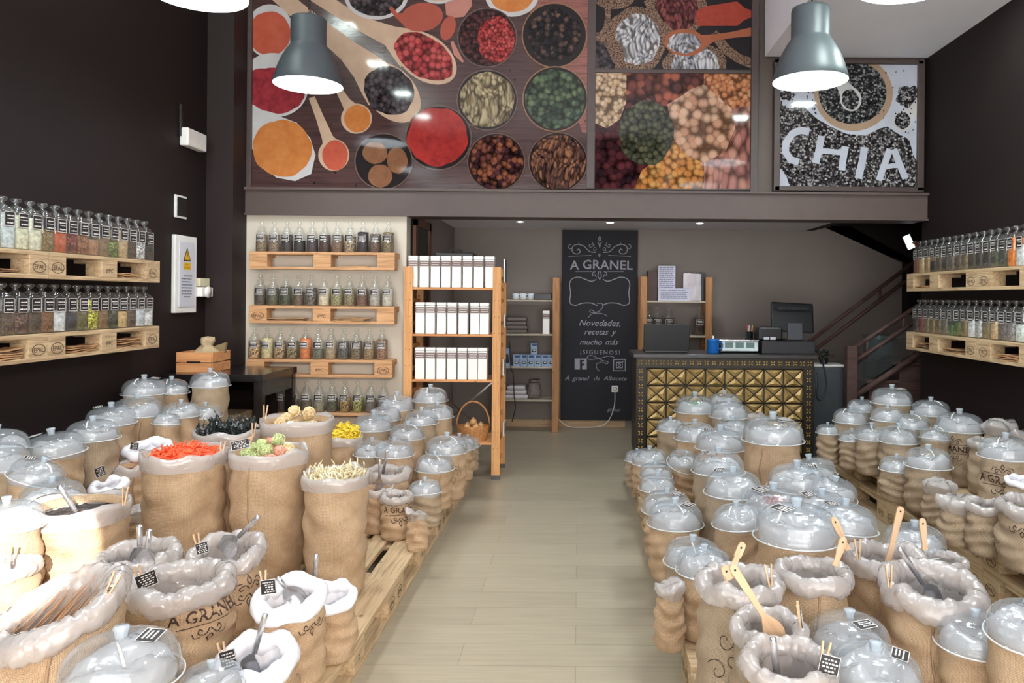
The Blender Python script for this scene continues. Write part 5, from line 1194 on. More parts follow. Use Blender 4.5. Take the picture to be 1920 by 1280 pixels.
# ------------------------------------------------------------------ sacks
# key | x | y | height the sack stands at | height of its rim | radius | finish | where
TABLE = """L1|-2.724|3.498|0.288|0.747|0.135|d|at the left frame edge, with the tilted lilac lid
L2|-2.598|3.707|0.288|0.693|0.139|d|by the left wall, bulging, widest lid on that side
L3|-2.584|3.289|0.288|0.715|0.146|d|cut by the left frame edge, below the lilac lid
L4|-2.316|3.191|0.288|0.694|0.108|d|with tipped lid between two big ones at far left
L5|-2.142|3.046|0.288|0.637|0.117|d|with white liner, right behind the dark dried berries
L6|-2.611|4.023|0.288|0.713|0.129|d|by the left wall, tall, behind the seam-sided bulging one
L7|-2.734|4.375|0.288|0.734|0.131|d|by the left wall, third lid below the tall pair
L8|-2.738|4.641|0.288|0.741|0.143|d|by the left wall, just below the pinkish cloudy lid
L9|-2.812|4.840|0.288|0.847|0.131|d|topmost by the left wall, cloudy pinkish filling
L10|-2.777|5.093|0.288|0.826|0.116|d|beside the topmost cloudy lid, left of the black table
L11|-2.507|5.090|0.288|0.872|0.127|d|nearest the wooden crate, clear lid over a folded top
L12|-2.506|4.551|0.288|0.703|0.081|d|small, with dark label, left of the pair before the crate
L13|-2.513|4.729|0.288|0.723|0.111|d|in front of the crate, left lid of a pair
L14|-2.449|4.912|0.288|0.689|0.102|d|in front of the crate, right lid of a pair
L15|-1.775|3.808|0.288|0.797|0.170|o|open and wide, holding black seaweed strips
L16|-2.464|4.283|0.288|0.610|0.132|w|open with white liner behind the orange pasta
L17|-2.453|3.912|0.288|0.493|0.098|w|open and low with two black price cards
L18|-2.410|4.094|0.288|0.553|0.117|o|small, orange filling, left of the big orange one
L19|-1.765|3.356|0.288|0.781|0.175|o|big and pink-tinted, heaped with orange pasta
L20|-1.427|3.449|0.144|0.774|0.170|o|big, heaped with green and pink pasta nests
L21|-1.453|3.877|0.144|0.846|0.180|o|big, heaped with pale pasta nests
L22|-1.544|4.972|0.144|0.546|0.114|o|heaped with bright yellow pasta
L23|-1.092|3.383|0.144|0.681|0.145|o|tall, heaped with flat cream noodles
L24|-1.160|4.312|0.144|0.385|0.095|o|narrow, with a scoop handle, by the cream noodles
L25|-1.013|4.202|0.144|0.371|0.096|r|printed with black lettering, facing the aisle
L26|-1.145|4.513|0.144|0.428|0.139|r|open with thick roll and scoop, behind the lettered one
L27|-1.418|5.852|0.144|0.611|0.142|d|left of the pine rack, nearest the small jars
L28|-1.155|5.854|0.144|0.677|0.134|d|topmost, directly in front of the pine rack
L29|-1.062|5.654|0.144|0.582|0.121|d|second below the pine rack's white boxes, right side
L30|-1.142|5.461|0.144|0.567|0.121|d|behind the diagonal run of lids left of the aisle
L32|-1.203|5.286|0.144|0.494|0.125|d|in the diagonal run of lids, lowest
L33|-1.481|5.417|0.144|0.531|0.143|d|right behind the yellow pasta, big pale lid
L34|-1.458|5.657|0.144|0.562|0.121|d|behind the big pale lid near the yellow pasta
L35|-1.162|4.754|0.144|0.484|0.122|d|with cloudy lid, behind the twin scoops, right one
L36|-1.338|4.861|0.144|0.465|0.115|d|with cloudy lid, behind the twin scoops, left one
L37|-0.879|5.034|0.144|0.450|0.137|d|at the aisle corner, lid with grey clip
L38|-0.878|5.553|0.144|0.367|0.119|d|at the far aisle corner, middle lid of three
L39|-0.860|5.856|0.144|0.324|0.096|d|at the far aisle corner, last lid by the rack post
L40|-0.916|4.801|0.144|0.386|0.123|d|on the aisle edge, two before the far corner
L41|-0.900|4.427|0.144|0.330|0.098|d|with tall crinkled lid on the aisle edge
L42|-0.853|4.003|0.144|0.327|0.060|p|small, puffed white plastic, on the aisle edge
F1|-1.374|1.980|0.288|0.657|0.167|t|large, slumped, filled with thin sticks, lower left
F2|-1.321|2.493|0.288|0.530|0.175|t|wide, lettered, rolled clear liner, at the front
F3|-1.564|2.660|0.288|0.559|0.147|r|open, with two upright steel scoops
F4|-1.902|2.852|0.288|0.686|0.171|o|sunlit, holding dark dried berries
F5|-1.298|2.773|0.144|0.542|0.141|t|open, with a big tilted steel scoop
F6|-0.998|2.603|0.144|0.446|0.130|w|with bright white rolled liner and black card
F7|-0.916|2.800|0.144|0.372|0.095|w|with white liner tucked behind its bright twin
F8|-1.017|2.379|0.144|0.336|0.133|w|with bright white liner at the bottom edge
F9|-1.133|1.862|0.144|0.534|0.138|d|at the bottom edge, huge lid over white lumps
F10|-1.998|2.616|0.288|0.672|0.114|d|at the left frame edge, lid lying low by pegs
F10b|-1.880|2.468|0.288|0.592|0.097|r|sunlit at the left edge, wooden peg on it
F11|-1.065|2.182|0.144|0.338|0.092|d|at the bottom edge beside the bright white liner
F12|-1.514|2.476|0.288|0.470|0.058|r|small, squeezed between the two wide front ones
F15|-2.047|3.477|0.288|0.471|0.082|p|small, puffed plastic, between berries and orange pasta
R1|0.905|5.760|0.144|0.627|0.158|d|green leaves showing, topmost against the gold counter
R2a|1.152|5.869|0.144|0.650|0.134|d|at the gold counter, behind a labelled lid
R2b|1.095|5.416|0.144|0.642|0.139|d|at the gold counter, lid with striped label
R3|0.704|5.657|0.144|0.499|0.109|d|at the counter's left part, tall crinkled lid
R4|0.820|5.207|0.144|0.519|0.143|d|directly below the lid with green leaves
R5|1.079|5.187|0.144|0.562|0.126|d|right of centre, coarse pale grain under its lid
R6|1.426|6.030|0.144|0.518|0.108|p|low, flat plastic, touching the gold counter
R7|1.129|4.313|0.144|0.682|0.174|d|tallest and brownest, big lid, right of centre
R8|0.902|4.717|0.144|0.553|0.155|d|left of the tall brown one, second lid up
R9|0.768|4.071|0.144|0.555|0.142|d|left of the tall brown one, lid at its foot
R10|0.713|5.020|0.144|0.377|0.111|d|with steeply tipped lid near the aisle
R11|0.430|5.388|0.144|0.327|0.089|d|farthest out on the right aisle edge
R12|0.506|5.215|0.144|0.345|0.127|d|at the far end of the right aisle edge
R13|0.516|4.910|0.144|0.325|0.109|d|second along the right aisle edge
R14|0.491|4.577|0.144|0.327|0.111|d|third along the right aisle edge
R15|0.477|3.957|0.144|0.370|0.130|d|half hidden behind the big aisle lid
R16|0.480|3.635|0.144|0.399|0.135|d|with big shiny lid and white clip on aisle edge
R17|0.764|3.660|0.144|0.545|0.139|d|in mid block, label right of its knob
R18|0.715|3.328|0.144|0.490|0.109|d|low, between two big lids in mid block
R19|1.157|3.931|0.144|0.506|0.152|d|in front of the tall brown one, bluish lid
R20|1.307|4.150|0.144|0.510|0.133|d|behind the bluish lid, its knob tilted
R21|1.298|3.783|0.144|0.497|0.116|d|rightmost of mid block, by the dark gap
R22|0.906|3.441|0.144|0.509|0.152|d|with pink filling under a huge lid
R23|0.800|2.717|0.144|0.630|0.151|d|the largest lid of the right block
R24a|1.048|3.192|0.144|0.568|0.128|d|labelled lid behind the largest lid
R24b|1.063|2.964|0.144|0.588|0.125|d|right of the largest lid, wooden spoon before it
R25|0.501|3.209|0.144|0.363|0.124|d|first of two twin lids above the rolled plastic
R26|0.515|3.009|0.144|0.399|0.112|d|second of two twin lids, partly under plastic
R27|0.365|2.903|0.144|0.366|0.060|p|small plastic puff hanging over the right aisle
R28|0.510|2.333|0.144|0.611|0.140|r|scroll-printed, on aisle, with spoon and pegs
R29|0.779|2.458|0.144|0.596|0.132|r|with thick clear roll and leaning wooden spoon
R30|0.539|2.090|0.144|0.578|0.110|r|round roll, long wooden spoon stuck in it
R31|0.534|1.873|0.144|0.583|0.124|r|at the bottom edge, steel scoop and black card
R32|0.829|2.261|0.144|0.443|0.121|d|pale blue lid at bottom, left of the wide scoop one
R33|0.818|2.039|0.144|0.445|0.125|d|cut off by the bottom edge, blue knob
R34|1.165|2.441|0.144|0.558|0.173|r|the widest open one, dark filling and scoop
R35|1.134|2.719|0.144|0.553|0.155|r|behind the widest open one, pegs at its left
R36|1.524|3.369|0.144|0.376|0.135|d|hidden lid behind the upright wooden spoons
R36b|1.565|3.178|0.144|0.393|0.102|r|liner roll right of the short wooden spoon
R37|1.207|2.256|0.144|0.457|0.113|d|pale lid at lower right with black card
R38|1.262|2.082|0.144|0.561|0.109|d|tall, cut by the right frame edge
W1|1.859|5.548|0.288|0.505|0.083|d|first on the wall pallets, beside the gold counter
W2|2.055|5.618|0.288|0.580|0.128|d|second from counter on the wall pallets
W3|2.190|5.753|0.288|0.644|0.111|d|by the newel post, rosy lid
W4|2.315|5.505|0.288|0.739|0.145|d|tallest at the stair end, flat shiny lid
W5|2.213|5.331|0.288|0.643|0.114|d|below the tallest one at the stair end
W6|2.316|5.169|0.288|0.621|0.114|d|in the middle row, white highlight under lid
W7|1.981|5.393|0.288|0.483|0.089|d|small, at the pallet edge, two from counter
W8|2.059|5.228|0.288|0.528|0.116|d|at the pallet edge, bluish shiny lid
W9|2.163|5.028|0.288|0.546|0.129|d|at the pallet edge, broad pinkish lid
W10|2.531|5.353|0.288|0.682|0.130|d|by the right wall, lid wrapped in loose plastic
W11|2.530|4.946|0.288|0.641|0.148|d|with dark lettering, tall lid by right wall
W12|2.322|4.849|0.288|0.596|0.094|d|small, white clip, before the lettered tall one
W13|2.713|4.814|0.288|0.676|0.107|p|flat plastic top, against the right wall
W14|2.575|4.698|0.288|0.605|0.114|r|thin plastic roll, right of the lettered tall one
W15|2.351|4.100|0.288|0.643|0.139|d|boldly lettered, on the wall pallets at right
W16|1.939|4.534|0.288|0.468|0.100|d|small cloudy lid at the second pallet's start
W17|2.034|4.329|0.288|0.539|0.130|d|with white liner bulging under its lid
W18|1.975|4.065|0.288|0.475|0.090|p|smaller grey plastic puff before the white liner
W19|1.908|3.738|0.288|0.470|0.096|p|big grey plastic puff spilling over pallet
W20|2.323|3.917|0.288|0.559|0.073|w|with pastel striped liner near right edge
W21|1.979|3.597|0.288|0.513|0.100|r|plump, clear roll, lower right pallets
W22|2.062|3.401|0.288|0.563|0.143|r|plump, at the right frame edge, clear roll
W23|2.775|4.652|0.288|0.649|0.080|p|plain folded top, far right by the wall"""
def hills(seed, n=5):
    rnd = random.Random(seed); return [(rnd.randint(2, 7), rnd.uniform(0, 6.28), rnd.uniform(.3, 1), rnd.uniform(-5, 5)) for _ in range(n)]
def wobble(h, a, t, amp):
    return amp * sum(k * math.sin(n * a + p + q * t) for n, p, k, q in h) / len(h)
def crump(x, y, z, s, f=1):
    return noise.fractal(Vector((x * f + s * 3.1, y * f - s, z * f + s * .7)), .8, 2.1, 3, noise_basis='PERLIN_ORIGINAL')
def sack_radius(S, a, z):
    t = min(max(z / S['h'], 0), 1.05); prof = S['prof']
    for (t0, r0), (t1, r1) in zip(prof, prof[1:]):
        if t <= t1: u = (t - t0) / (t1 - t0); u = u * u * (3 - 2 * u); r = r0 + (r1 - r0) * u; break
    else: r = prof[-1][1]
    r *= S['R']; mid_ = math.sin(PI * min(t, 1)) ** .6
    cr_ = noise.fractal(Vector((math.cos(a) * 1.6 + S['sd'], math.sin(a) * 1.6, z * 16)), .9, 2.1, 3, noise_basis='PERLIN_ORIGINAL')
    r += .055 * S['R'] * cr_ * mid_
    return r + mid_ * (wobble(S['hl'], a, t * 1.0, .075 * S['R']) + .006 * math.sin(t * 26 + 2 * math.sin(a * 2 + S['sd']))) + .004 * math.sin(a * 3 + t * 11 + S['sd'])
DKU = 'dark brown'
SACKS = {}
def tilted(S, x, y, z):
    k = S['tilt'] * max(0, min(1, z / S['h'])) ** 2
    return (x, y, z + y * k * .38 + x * S.get('tx', 0) * k)
def make_sack(key, x, y, z0, zr, R, kind, ph):
    sd = sum(ord(c) * (i + 3) for i, c in enumerate(key)); rnd = random.Random(sd); h = zr - z0
    S = dict(R=R, h=h, sd=sd, hl=hills(sd), x=x, y=y, z0=z0, tilt={'R34': .35, 'F1': .8, 'F2': .08, 'F5': .5, 'F3': .2, 'R30': .3, 'R31': .25, 'R28': .05, 'R29': .05}.get(key, {'t': .4, 'r': .15, 'w': .5}.get(kind, 0)), kind=kind, ph=ph)
    if key == 'F1': S['tx'] = .3; 
    top = {'d': .90, 'o': .95, 'r': .80, 't': .86, 'w': .82, 'p': .70}[kind]; bul = rnd.uniform(.92, 1.0) if kind in 'rtwp' else rnd.uniform(.9, .97)
    S['prof'] = [(0, .74), (.06, .88), (.38, bul), (.75, (bul + top) / 2 + .01), (.93, top), (1.0, top * .98), (1.1, top * .98)]
    if kind == 'p': S['prof'] = [(0, .8), (.1, .95), (.4, 1.0), (.75, .9), (1, .62), (1.1, .6)]
    bur = BUR[0] if sd % 3 else BUR[2]
    if key in ('L19', 'L21', 'L22', 'L23', 'L20', 'R7', 'L24', 'L25', 'F2', 'F6'): bur = BUR[0]
    if key[0] == 'W': bur = BUR[2]
    cat = 'sack'; pre = {'d': 'lidded burlap sack ', 'p': 'burlap sack ', 'o': 'burlap sack ', 'r': 'burlap sack ', 't': 'burlap sack ', 'w': 'burlap sack '}[kind]
    r = thing('burlap_sack', (x, y, z0), pre + ph, cat, 'burlap sacks on the pallets')
    seg = 44; n = 18; vs = []; fs = []; uvs = []
    for i in range(n + 1):
        z = h * i / n
        for k in range(seg):
            a = 2 * PI * k / seg; rr = sack_radius(S, a, z); vs.append(tilted(S, rr * math.cos(a), rr * math.sin(a), z))
    # top edge folded in
    for fr_, dz in ((.97, .008), (.9, .004), (.86, -.02)):
        for k in range(seg):
            a = 2 * PI * k / seg; rr = sack_radius(S, a, h) * fr_; vs.append(tilted(S, rr * math.cos(a), rr * math.sin(a), h + dz))
    for i in range(n + 3):
        for k in range(seg):
            k2 = (k + 1) % seg; fs.append((i * seg + k, i * seg + k2, (i + 1) * seg + k2, (i + 1) * seg + k))
            u0, u1 = 2 * PI * k / seg * R, 2 * PI * (k + 1) / seg * R; v0, v1 = h * i / n, h * (i + 1) / n; uvs.append([(u0, v0), (u1, v0), (u1, v1), (u0, v1)])
    m = MB().add(vs, fs, 0, True, uvs); m.add([vs[k] for k in range(seg)][::-1], [tuple(range(seg))], 0, False, [[(0, 0)] * seg])
    m.build('sack_body', bur, r); SACKS[key] = (S, r)
    if sd % 4 == 0 or key in ('F1', 'R7', 'R29', 'R34'):
        a0 = math.atan2(-y, -x) + rnd.uniform(-.5, .5); pts = []
        for i in range(14):
            z = h * (.04 + .92 * i / 13); a = a0 + .06 * math.sin(i * .5); rr = sack_radius(S, a, z) + .0005; pts.append(tilted(S, rr * math.cos(a), rr * math.sin(a), z))
        MB().tube(pts, .0038, 6).build('seam', bur, r)
    if kind == 'd':
        hl = hills(sd + 9)
        def fl(rr, z, a, i):
            c_ = crump(rr * math.cos(a), rr * math.sin(a), z, sd % 17, 9)
            return rr * (1 + .10 * math.sin(a * 6 + sd) * (rr < .8 * R) + .1 * c_ * (rr < .85 * R)), z + c_ * .035 * (1 if rr < .8 * R else .25)
        MB().lathe([(R * .80, h - .02), (R * .90, h + .002), (R * .90, h + .16 * R), (R * .80, h + .36 * R), (R * .56, h + .47 * R), (R * .28, h + .38 * R), (R * .1, h + .26 * R), (0, h + .24 * R)], seg=40, fn=fl).build('liner', LINERD, r)
    elif kind == 'o':
        hl = hills(sd + 5)
        def fl(rr, z, a, i): return rr + wobble(hl, a, 0, .02) * (i < 5), z + (wobble(hl, a, 1, .026) + .010 * crump(math.cos(a), math.sin(a), z, sd % 13, 3) if i in (1, 2, 3) else 0) * (1 if i != 3 else .7)
        MB().lathe([(R * .985, h - .11 * R * 2.6), (R * 1.02, h - .01), (R * 1.01, h + .02), (R * .94, h + .015), (R * .86, h - .03), (R * .8, h - .09)], seg=44, fn=fl).build('liner', LINER, r)
    elif kind in 'rtw':
        mj, mn = .79 * R, .205 * R; hl = hills(sd + 5, 6); m = MB(); vs = []; NS, NT = 90, 20; zc = h - .004
        for k in range(NS):
            a = 2 * PI * k / NS; rw = 1 + wobble(hl, a, 0, .35); el = wobble(hl, a, 3, .16 * R)
            for q in range(NT):
                b_ = 2 * PI * q / NT; cr_ = crump(math.cos(a) * mj, math.sin(a) * mj, math.sin(b_) * mn, sd % 19, 26 if kind == 'w' else 34)
                c2_ = abs(crump(math.cos(a) * mj, math.sin(a) * mj * 1.0, math.sin(b_) * mn * .5, sd % 7, 75)); mm = mn * rw * (1 + (.2 if kind != 'w' else .12) * cr_ - (.26 if kind != 'w' else .12) * c2_ + .05); rr = mj + mm * math.cos(b_); vs.append(tilted(S, rr * math.cos(a), rr * math.sin(a), min(zc + mm * 1.15 * math.sin(b_) + el, h + .5)))
        for k in range(NS):
            for q in range(NT): m.f.append([k * NT + q, ((k + 1) % NS) * NT + q, ((k + 1) % NS) * NT + (q + 1) % NT, k * NT + (q + 1) % NT]); m.m.append(0); m.sm.append(True)
        m.v = vs; li = m.build('liner', LINERW if kind == 'w' else LINER, r)
        def fl2(rr, z, a, i): 
            rr = rr * (1 + .05 * math.sin(a * 11 + sd)); return rr, z
        iv = MB().lathe([(mj * .82, zc + .01), (mj * .74, zc - .06), (mj * .72, zc - .1)], seg=40, fn=fl2)
        iv.v = [tilted(S, *v) for v in iv.v]; iv.build('liner_inside', LINERW if kind == 'w' else LINER, r)
    elif kind == 'p':
        def fl(rr, z, a, i):
            c_ = crump(rr * math.cos(a), rr * math.sin(a), z, sd % 13, 11); return rr * (1 + .24 * c_ + .06 * math.sin(7 * a)), z + .035 * c_
        q = .36 * R
        MB().lathe([(R * .6, h - .04), (R * .95, h + q * .1), (R * 1.05, h + q * .6), (R * .9, h + q * 1.2), (R * .55, h + q * 1.55), (R * .2, h + q * 1.5), (0, h + q * 1.4)], seg=40, fn=fl).build('liner', LINER, r)
    return S, r
# dome lids
DOME_H = .80
def dome(key, S, ph, card=False, clip=False, tilt=(0, 0), tint=None):
    R, h = S['R'], S['h']; rnd = random.Random(S['sd'] + 1)
    r = thing('dome_lid', (S['x'], S['y'], S['z0'] + h + .009), 'clear dome lid of sack ' + ph, 'lid', 'dome lids on the sacks', rnd.uniform(0, 6), tilt[0], tilt[1])
    prof = [(1.035, -.02), (1.035, .0), (.99, .012), (.985, .12), (.975, .24), (.945, .38), (.885, .50), (.79, .60), (.66, .67), (.49, .72), (.28, .745), (.0, .75)]
    prof = [(a * R, b_ * R) for a, b_ in prof]
    def fl(rr, z, a, i): return rr * (1 + .006 * math.sin(2 * a + S['sd'])), z
    MB().lathe(prof, seg=44, fn=fl).build('dome_shell', DOMEM, r)
    MB().tube([(math.cos(a) * 1.03 * R, math.sin(a) * 1.03 * R, -.01 * R) for a in [2 * PI * i / 44 for i in range(45)]], .0024, 6, cap=False).build('rim', RIMM, r)
    def kn(rr, z, a, i): return rr * (1 + (.07 * math.cos(8 * a) if 0 < i < 4 else 0)), z
    z = .745 * R; k_ = R / .135
    MB().lathe([(.013 * k_, z - .004), (.014 * k_, z + .004), (.0155 * k_, z + .014 * k_), (.0185 * k_, z + .022 * k_), (.0165 * k_, z + .026 * k_), (0, z + .026 * k_)], seg=24, fn=kn).build('knob', KNOBM, r)
    def onshell(a, f):   # point on shell at radius fraction f
        for (r0, z0_), (r1, z1_) in zip(prof[::-1], prof[::-1][1:]):
            if f * R <= r1: u = (f * R - r0) / (r1 - r0 + 1e-9); return Vector((f * R * math.cos(a), f * R * math.sin(a), z0_ + (z1_ - z0_) * u))
        return Vector((R * math.cos(a), R * math.sin(a), 0))
    a_c = math.atan2(-S['y'], -S['x']) - r.rotation_euler.z
    if card:
        a = a_c + rnd.choice((-1, 1)) * rnd.uniform(.6, 1.9); f = .5; c_ = onshell(a, f); up = (onshell(a, f - .1) - c_).normalized(); u = up.cross(Vector((math.cos(a), math.sin(a), .3))).normalized(); nn = u.cross(up).normalized(); nn = nn if nn.z > 0 else -nn
        c_ = c_ + nn * .004; w, hh = .036 * k_, .024 * k_; q = MB(); 
        M_ = Matrix((u, up, nn)).transposed().to_4x4(); q.box(c_, (w * 2, hh * 2, .0012), M=M_); cc = q.build('price_card', CARD, r); q = MB()
        for a0, b0, a1, b1 in ((-1, -1, 1, -.9), (-1, .9, 1, 1), (-1, -1, -.94, 1), (.94, -1, 1, 1)): q.box(c_ + u * (a0 + a1) / 2 * w + up * (b0 + b1) / 2 * hh + nn * .0009, (abs(a1 - a0) * w, abs(b1 - b0) * hh, .0006), M=M_)
        for bb in (.5, .1, -.35):
            xx = -.8 + rnd.uniform(0, .5)
            while xx < .7: l = rnd.uniform(.1, .3); q.box(c_ + u * (xx + l / 2) * w + up * bb * hh + nn * .0009, (l * w, .2 * hh, .0006), M=M_); xx += l + .07
        q.build('card_print', CARDW, cc)
    if clip:
        a = a_c + rnd.uniform(-.7, .7); p0, p1 = onshell(a - .15, .35), onshell(a + .1, .85); n_ = Vector((0, 0, .004)); MB().tube([p0 + n_, (p0 + p1) / 2 + Vector((math.cos(a) * .006, math.sin(a) * .006, .012)), p1 + n_ + Vector((math.cos(a), math.sin(a), 0)) * .006], .0035, 6).build('white_clip', WHITE, r)
    return r
cards = set('L2 L7 L9 L12 L4 F9 L33 L35 R2b R5 R4 R13 R15 R16 R17 R19 R22 R23 R24a R24b R32 R37 R33 W4 R9 R8 R7'.split())
clips = set('L9 L10 L11 L4 L27 L28 L32 L37 L40 L41 R10 R16 R18 R23 R25 W2 W6 W9 W10 W11 W12 W15 W17 L6 F9 R38 W8'.split())
tilts = {'L1': (.1, .28), 'L3': (-.05, .03), 'L4': (.15, -.35), 'L2': (0, .12), 'R10': (-.1, -.4), 'L41': (.1, .05), 'L12': (0, .1), 'R20': (0, .2), 'R21': (0, .18), 'R24b': (0, .08), 'R38': (0, .1), 'L10': (0, -.06), 'W12': (0, .15), 'R18': (0, .06)}
for line in TABLE.strip().split('\n'):
    key, x, y, z0, zr, R, kind, ph = line.split('|')
    S, r = make_sack(key, float(x), float(y), float(z0), float(zr), float(R), kind, ph)
    if kind == 'd': dome(key, S, ph, key in cards, key in clips, tilts.get(key, (0, 0)))
def heap(key, mat, label, height=.25, rad=.86, dz=-.05, cat='food', bumps=.01, f=25):
    S, r = SACKS[key]; R, h, sd = S['R'], S['h'], S['sd']
    def fl(rr, z, a, i):
        c_ = crump(rr * math.cos(a), rr * math.sin(a), 0, sd % 11, f); return rr, z + c_ * bumps
    n = 9; prof = [(R * rad * (1 - i / n), h + dz + height * R * math.sin(PI / 2 * i / n)) for i in range(n)] + [(0, h + dz + height * R)]
    m = MB().lathe(prof, seg=40, fn=fl); m.v = [tilted(S, *v) for v in m.v]
    o = m.build('loose_goods', mat, None, (S['x'], S['y'], S['z0'])); tag(o, label, cat, None, 'stuff'); return o
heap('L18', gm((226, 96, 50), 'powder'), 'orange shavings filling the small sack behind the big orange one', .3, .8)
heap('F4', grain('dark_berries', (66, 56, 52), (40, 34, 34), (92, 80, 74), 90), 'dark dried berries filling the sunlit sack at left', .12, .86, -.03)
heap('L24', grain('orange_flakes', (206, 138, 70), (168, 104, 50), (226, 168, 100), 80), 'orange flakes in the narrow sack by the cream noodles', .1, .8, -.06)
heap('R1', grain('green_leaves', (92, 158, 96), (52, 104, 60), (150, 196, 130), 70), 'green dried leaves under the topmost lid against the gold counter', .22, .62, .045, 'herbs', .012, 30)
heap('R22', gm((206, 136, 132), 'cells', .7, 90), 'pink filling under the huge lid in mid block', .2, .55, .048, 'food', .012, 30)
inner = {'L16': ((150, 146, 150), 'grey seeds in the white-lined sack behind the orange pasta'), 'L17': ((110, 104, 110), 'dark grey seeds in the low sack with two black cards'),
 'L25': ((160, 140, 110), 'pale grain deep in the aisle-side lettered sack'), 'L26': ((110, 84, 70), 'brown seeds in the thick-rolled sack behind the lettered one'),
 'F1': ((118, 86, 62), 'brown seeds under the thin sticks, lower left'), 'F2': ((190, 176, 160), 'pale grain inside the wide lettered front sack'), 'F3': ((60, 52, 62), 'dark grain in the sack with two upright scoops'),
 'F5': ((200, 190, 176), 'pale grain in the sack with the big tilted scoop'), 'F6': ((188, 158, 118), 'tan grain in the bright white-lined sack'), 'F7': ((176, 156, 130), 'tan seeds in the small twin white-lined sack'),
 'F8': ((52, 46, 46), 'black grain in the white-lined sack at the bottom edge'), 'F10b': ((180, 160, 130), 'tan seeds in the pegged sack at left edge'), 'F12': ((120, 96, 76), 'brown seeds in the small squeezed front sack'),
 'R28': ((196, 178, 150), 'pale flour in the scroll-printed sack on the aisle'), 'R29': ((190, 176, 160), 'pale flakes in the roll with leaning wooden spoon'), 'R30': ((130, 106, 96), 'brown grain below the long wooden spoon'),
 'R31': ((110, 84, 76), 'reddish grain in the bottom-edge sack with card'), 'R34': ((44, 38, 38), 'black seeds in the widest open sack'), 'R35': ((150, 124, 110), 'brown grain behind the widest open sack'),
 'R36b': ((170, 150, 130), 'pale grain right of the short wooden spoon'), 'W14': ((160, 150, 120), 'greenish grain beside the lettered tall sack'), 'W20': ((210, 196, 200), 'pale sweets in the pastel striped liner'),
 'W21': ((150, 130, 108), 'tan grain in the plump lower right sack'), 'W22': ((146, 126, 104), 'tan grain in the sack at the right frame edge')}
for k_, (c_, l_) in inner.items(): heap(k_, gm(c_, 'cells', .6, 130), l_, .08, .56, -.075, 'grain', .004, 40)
def strands(key, label, mats, n, length, width, height, rad, seed, curl=1.0, thick=None, clumps=None, cat='pasta', base=-.02, upk=0):
    """tangle of loose strips or strings heaped on the sack"""
    S, r = SACKS[key]; rnd = random.Random(seed); m = MB(); R, h = S['R'], S['h']
    for i in range(n):
        q = rnd.random() ** .6 * rad * R; a = rnd.uniform(0, 2 * PI); c_ = Vector((q * math.cos(a), q * math.sin(a), h + base + height * math.sqrt(max(0, 1 - (q / (rad * R)) ** 2)) * rnd.uniform(.5, 1.05)))
        mi = 0
        if clumps:
            cl = clumps[rnd.randrange(len(clumps))]; c_ = Vector((cl[0] * R, cl[1] * R, h + base + cl[2])); mi = cl[3]
        L_ = length * rnd.uniform(.6, 1.2); d = Vector((rnd.uniform(-1, 1), rnd.uniform(-1, 1), rnd.uniform(-.2, .35) + upk * rnd.random())).normalized(); pts = []
        if clumps:
            rr = rnd.uniform(.5, 1) * length * .3; ax = Vector((rnd.gauss(0, 1), rnd.gauss(0, 1), rnd.gauss(0, 1) * .8)).normalized(); u = ax.orthogonal().normalized(); w = ax.cross(u); ph_ = rnd.uniform(0, 6); of = Vector((rnd.gauss(0, .2), rnd.gauss(0, .2), rnd.gauss(0, .12))) * rr
            pts = [c_ + of + (u * math.cos(ph_ + k * .7) + w * math.sin(ph_ + k * .7)) * rr * (1 + .05 * k * (rnd.random() - .5)) for k in range(8)]
        else:
            for k in range(7):
                pts.append(c_.copy()); d = (d + Vector((rnd.uniform(-1, 1), rnd.uniform(-1, 1), rnd.uniform(-1, 1) * .8)) * .35 * curl).normalized(); c_ = c_ + d * L_ / 6
                if c_.z < h + base - .01: c_.z = h + base - .01
                q2 = math.hypot(c_.x, c_.y)
                if q2 > rad * R * 1.05: c_.x *= rad * R * 1.05 / q2; c_.y *= rad * R * 1.05 / q2
        if thick: m.tube(pts, thick, 5, mi)
        else: ribbon_into(m, pts, width, Vector((rnd.uniform(-.5, .5), rnd.uniform(-.5, .5), 1)), mi)
    m.v = [tilted(S, *v) for v in m.v]
    o = m.build('loose_goods', mats, None, (S['x'], S['y'], S['z0'])); tag(o, label, cat, None, 'stuff')
heap('L15', BLACK, 'dark base of the seaweed heap in the wide open sack', .3, .86, -.03, 'seaweed')
strands('L15', 'tangled black seaweed strips heaped in the wide open sack', [P('wet_black_seaweed', (44, 50, 50), .3, var=.4, scale=20)], 460, .09, .009, .055, .86, 3, 1.6, cat='seaweed')
heap('L19', P('orange_pasta_base', (222, 82, 42), .6), 'bed of orange pasta in the big pink-tinted sack', .22, .86, -.01, 'pasta')
strands('L19', 'bright orange pasta curls topping the big pink-tinted sack', [P('orange_pasta', (240, 96, 54), .5, var=.2, scale=30)], 420, .04, .008, .055, .84, 4, 1.6, .0035)
PC = [P('green_pasta', (186, 198, 140), .6), P('pink_pasta', (222, 160, 140), .6), P('cream_pasta', (226, 208, 160), .6)]
heap('L20', PC[2], 'cream pasta bed beneath the green and pink nests', .15, .86, -.03, 'pasta')
strands('L20', 'green, pink and cream pasta nests heaped in the sack', PC, 700, .085, 0, 0, .8, 5, 1, .0024, [(-.45, -.3, .02, 0), (-.15, -.1, .06, 0), (.1, -.35, .04, 0), (-.1, .3, .05, 1), (.4, -.25, .035, 1), (.45, .2, .03, 2), (-.5, .15, .03, 0), (.2, .1, .075, 0), (.6, -.1, .02, 2), (-.2, -.55, .01, 0), (.3, -.55, .005, 1)])
heap('L21', PC[2], 'pale pasta bed beneath the two pasta nests', .1, .86, -.03, 'pasta')
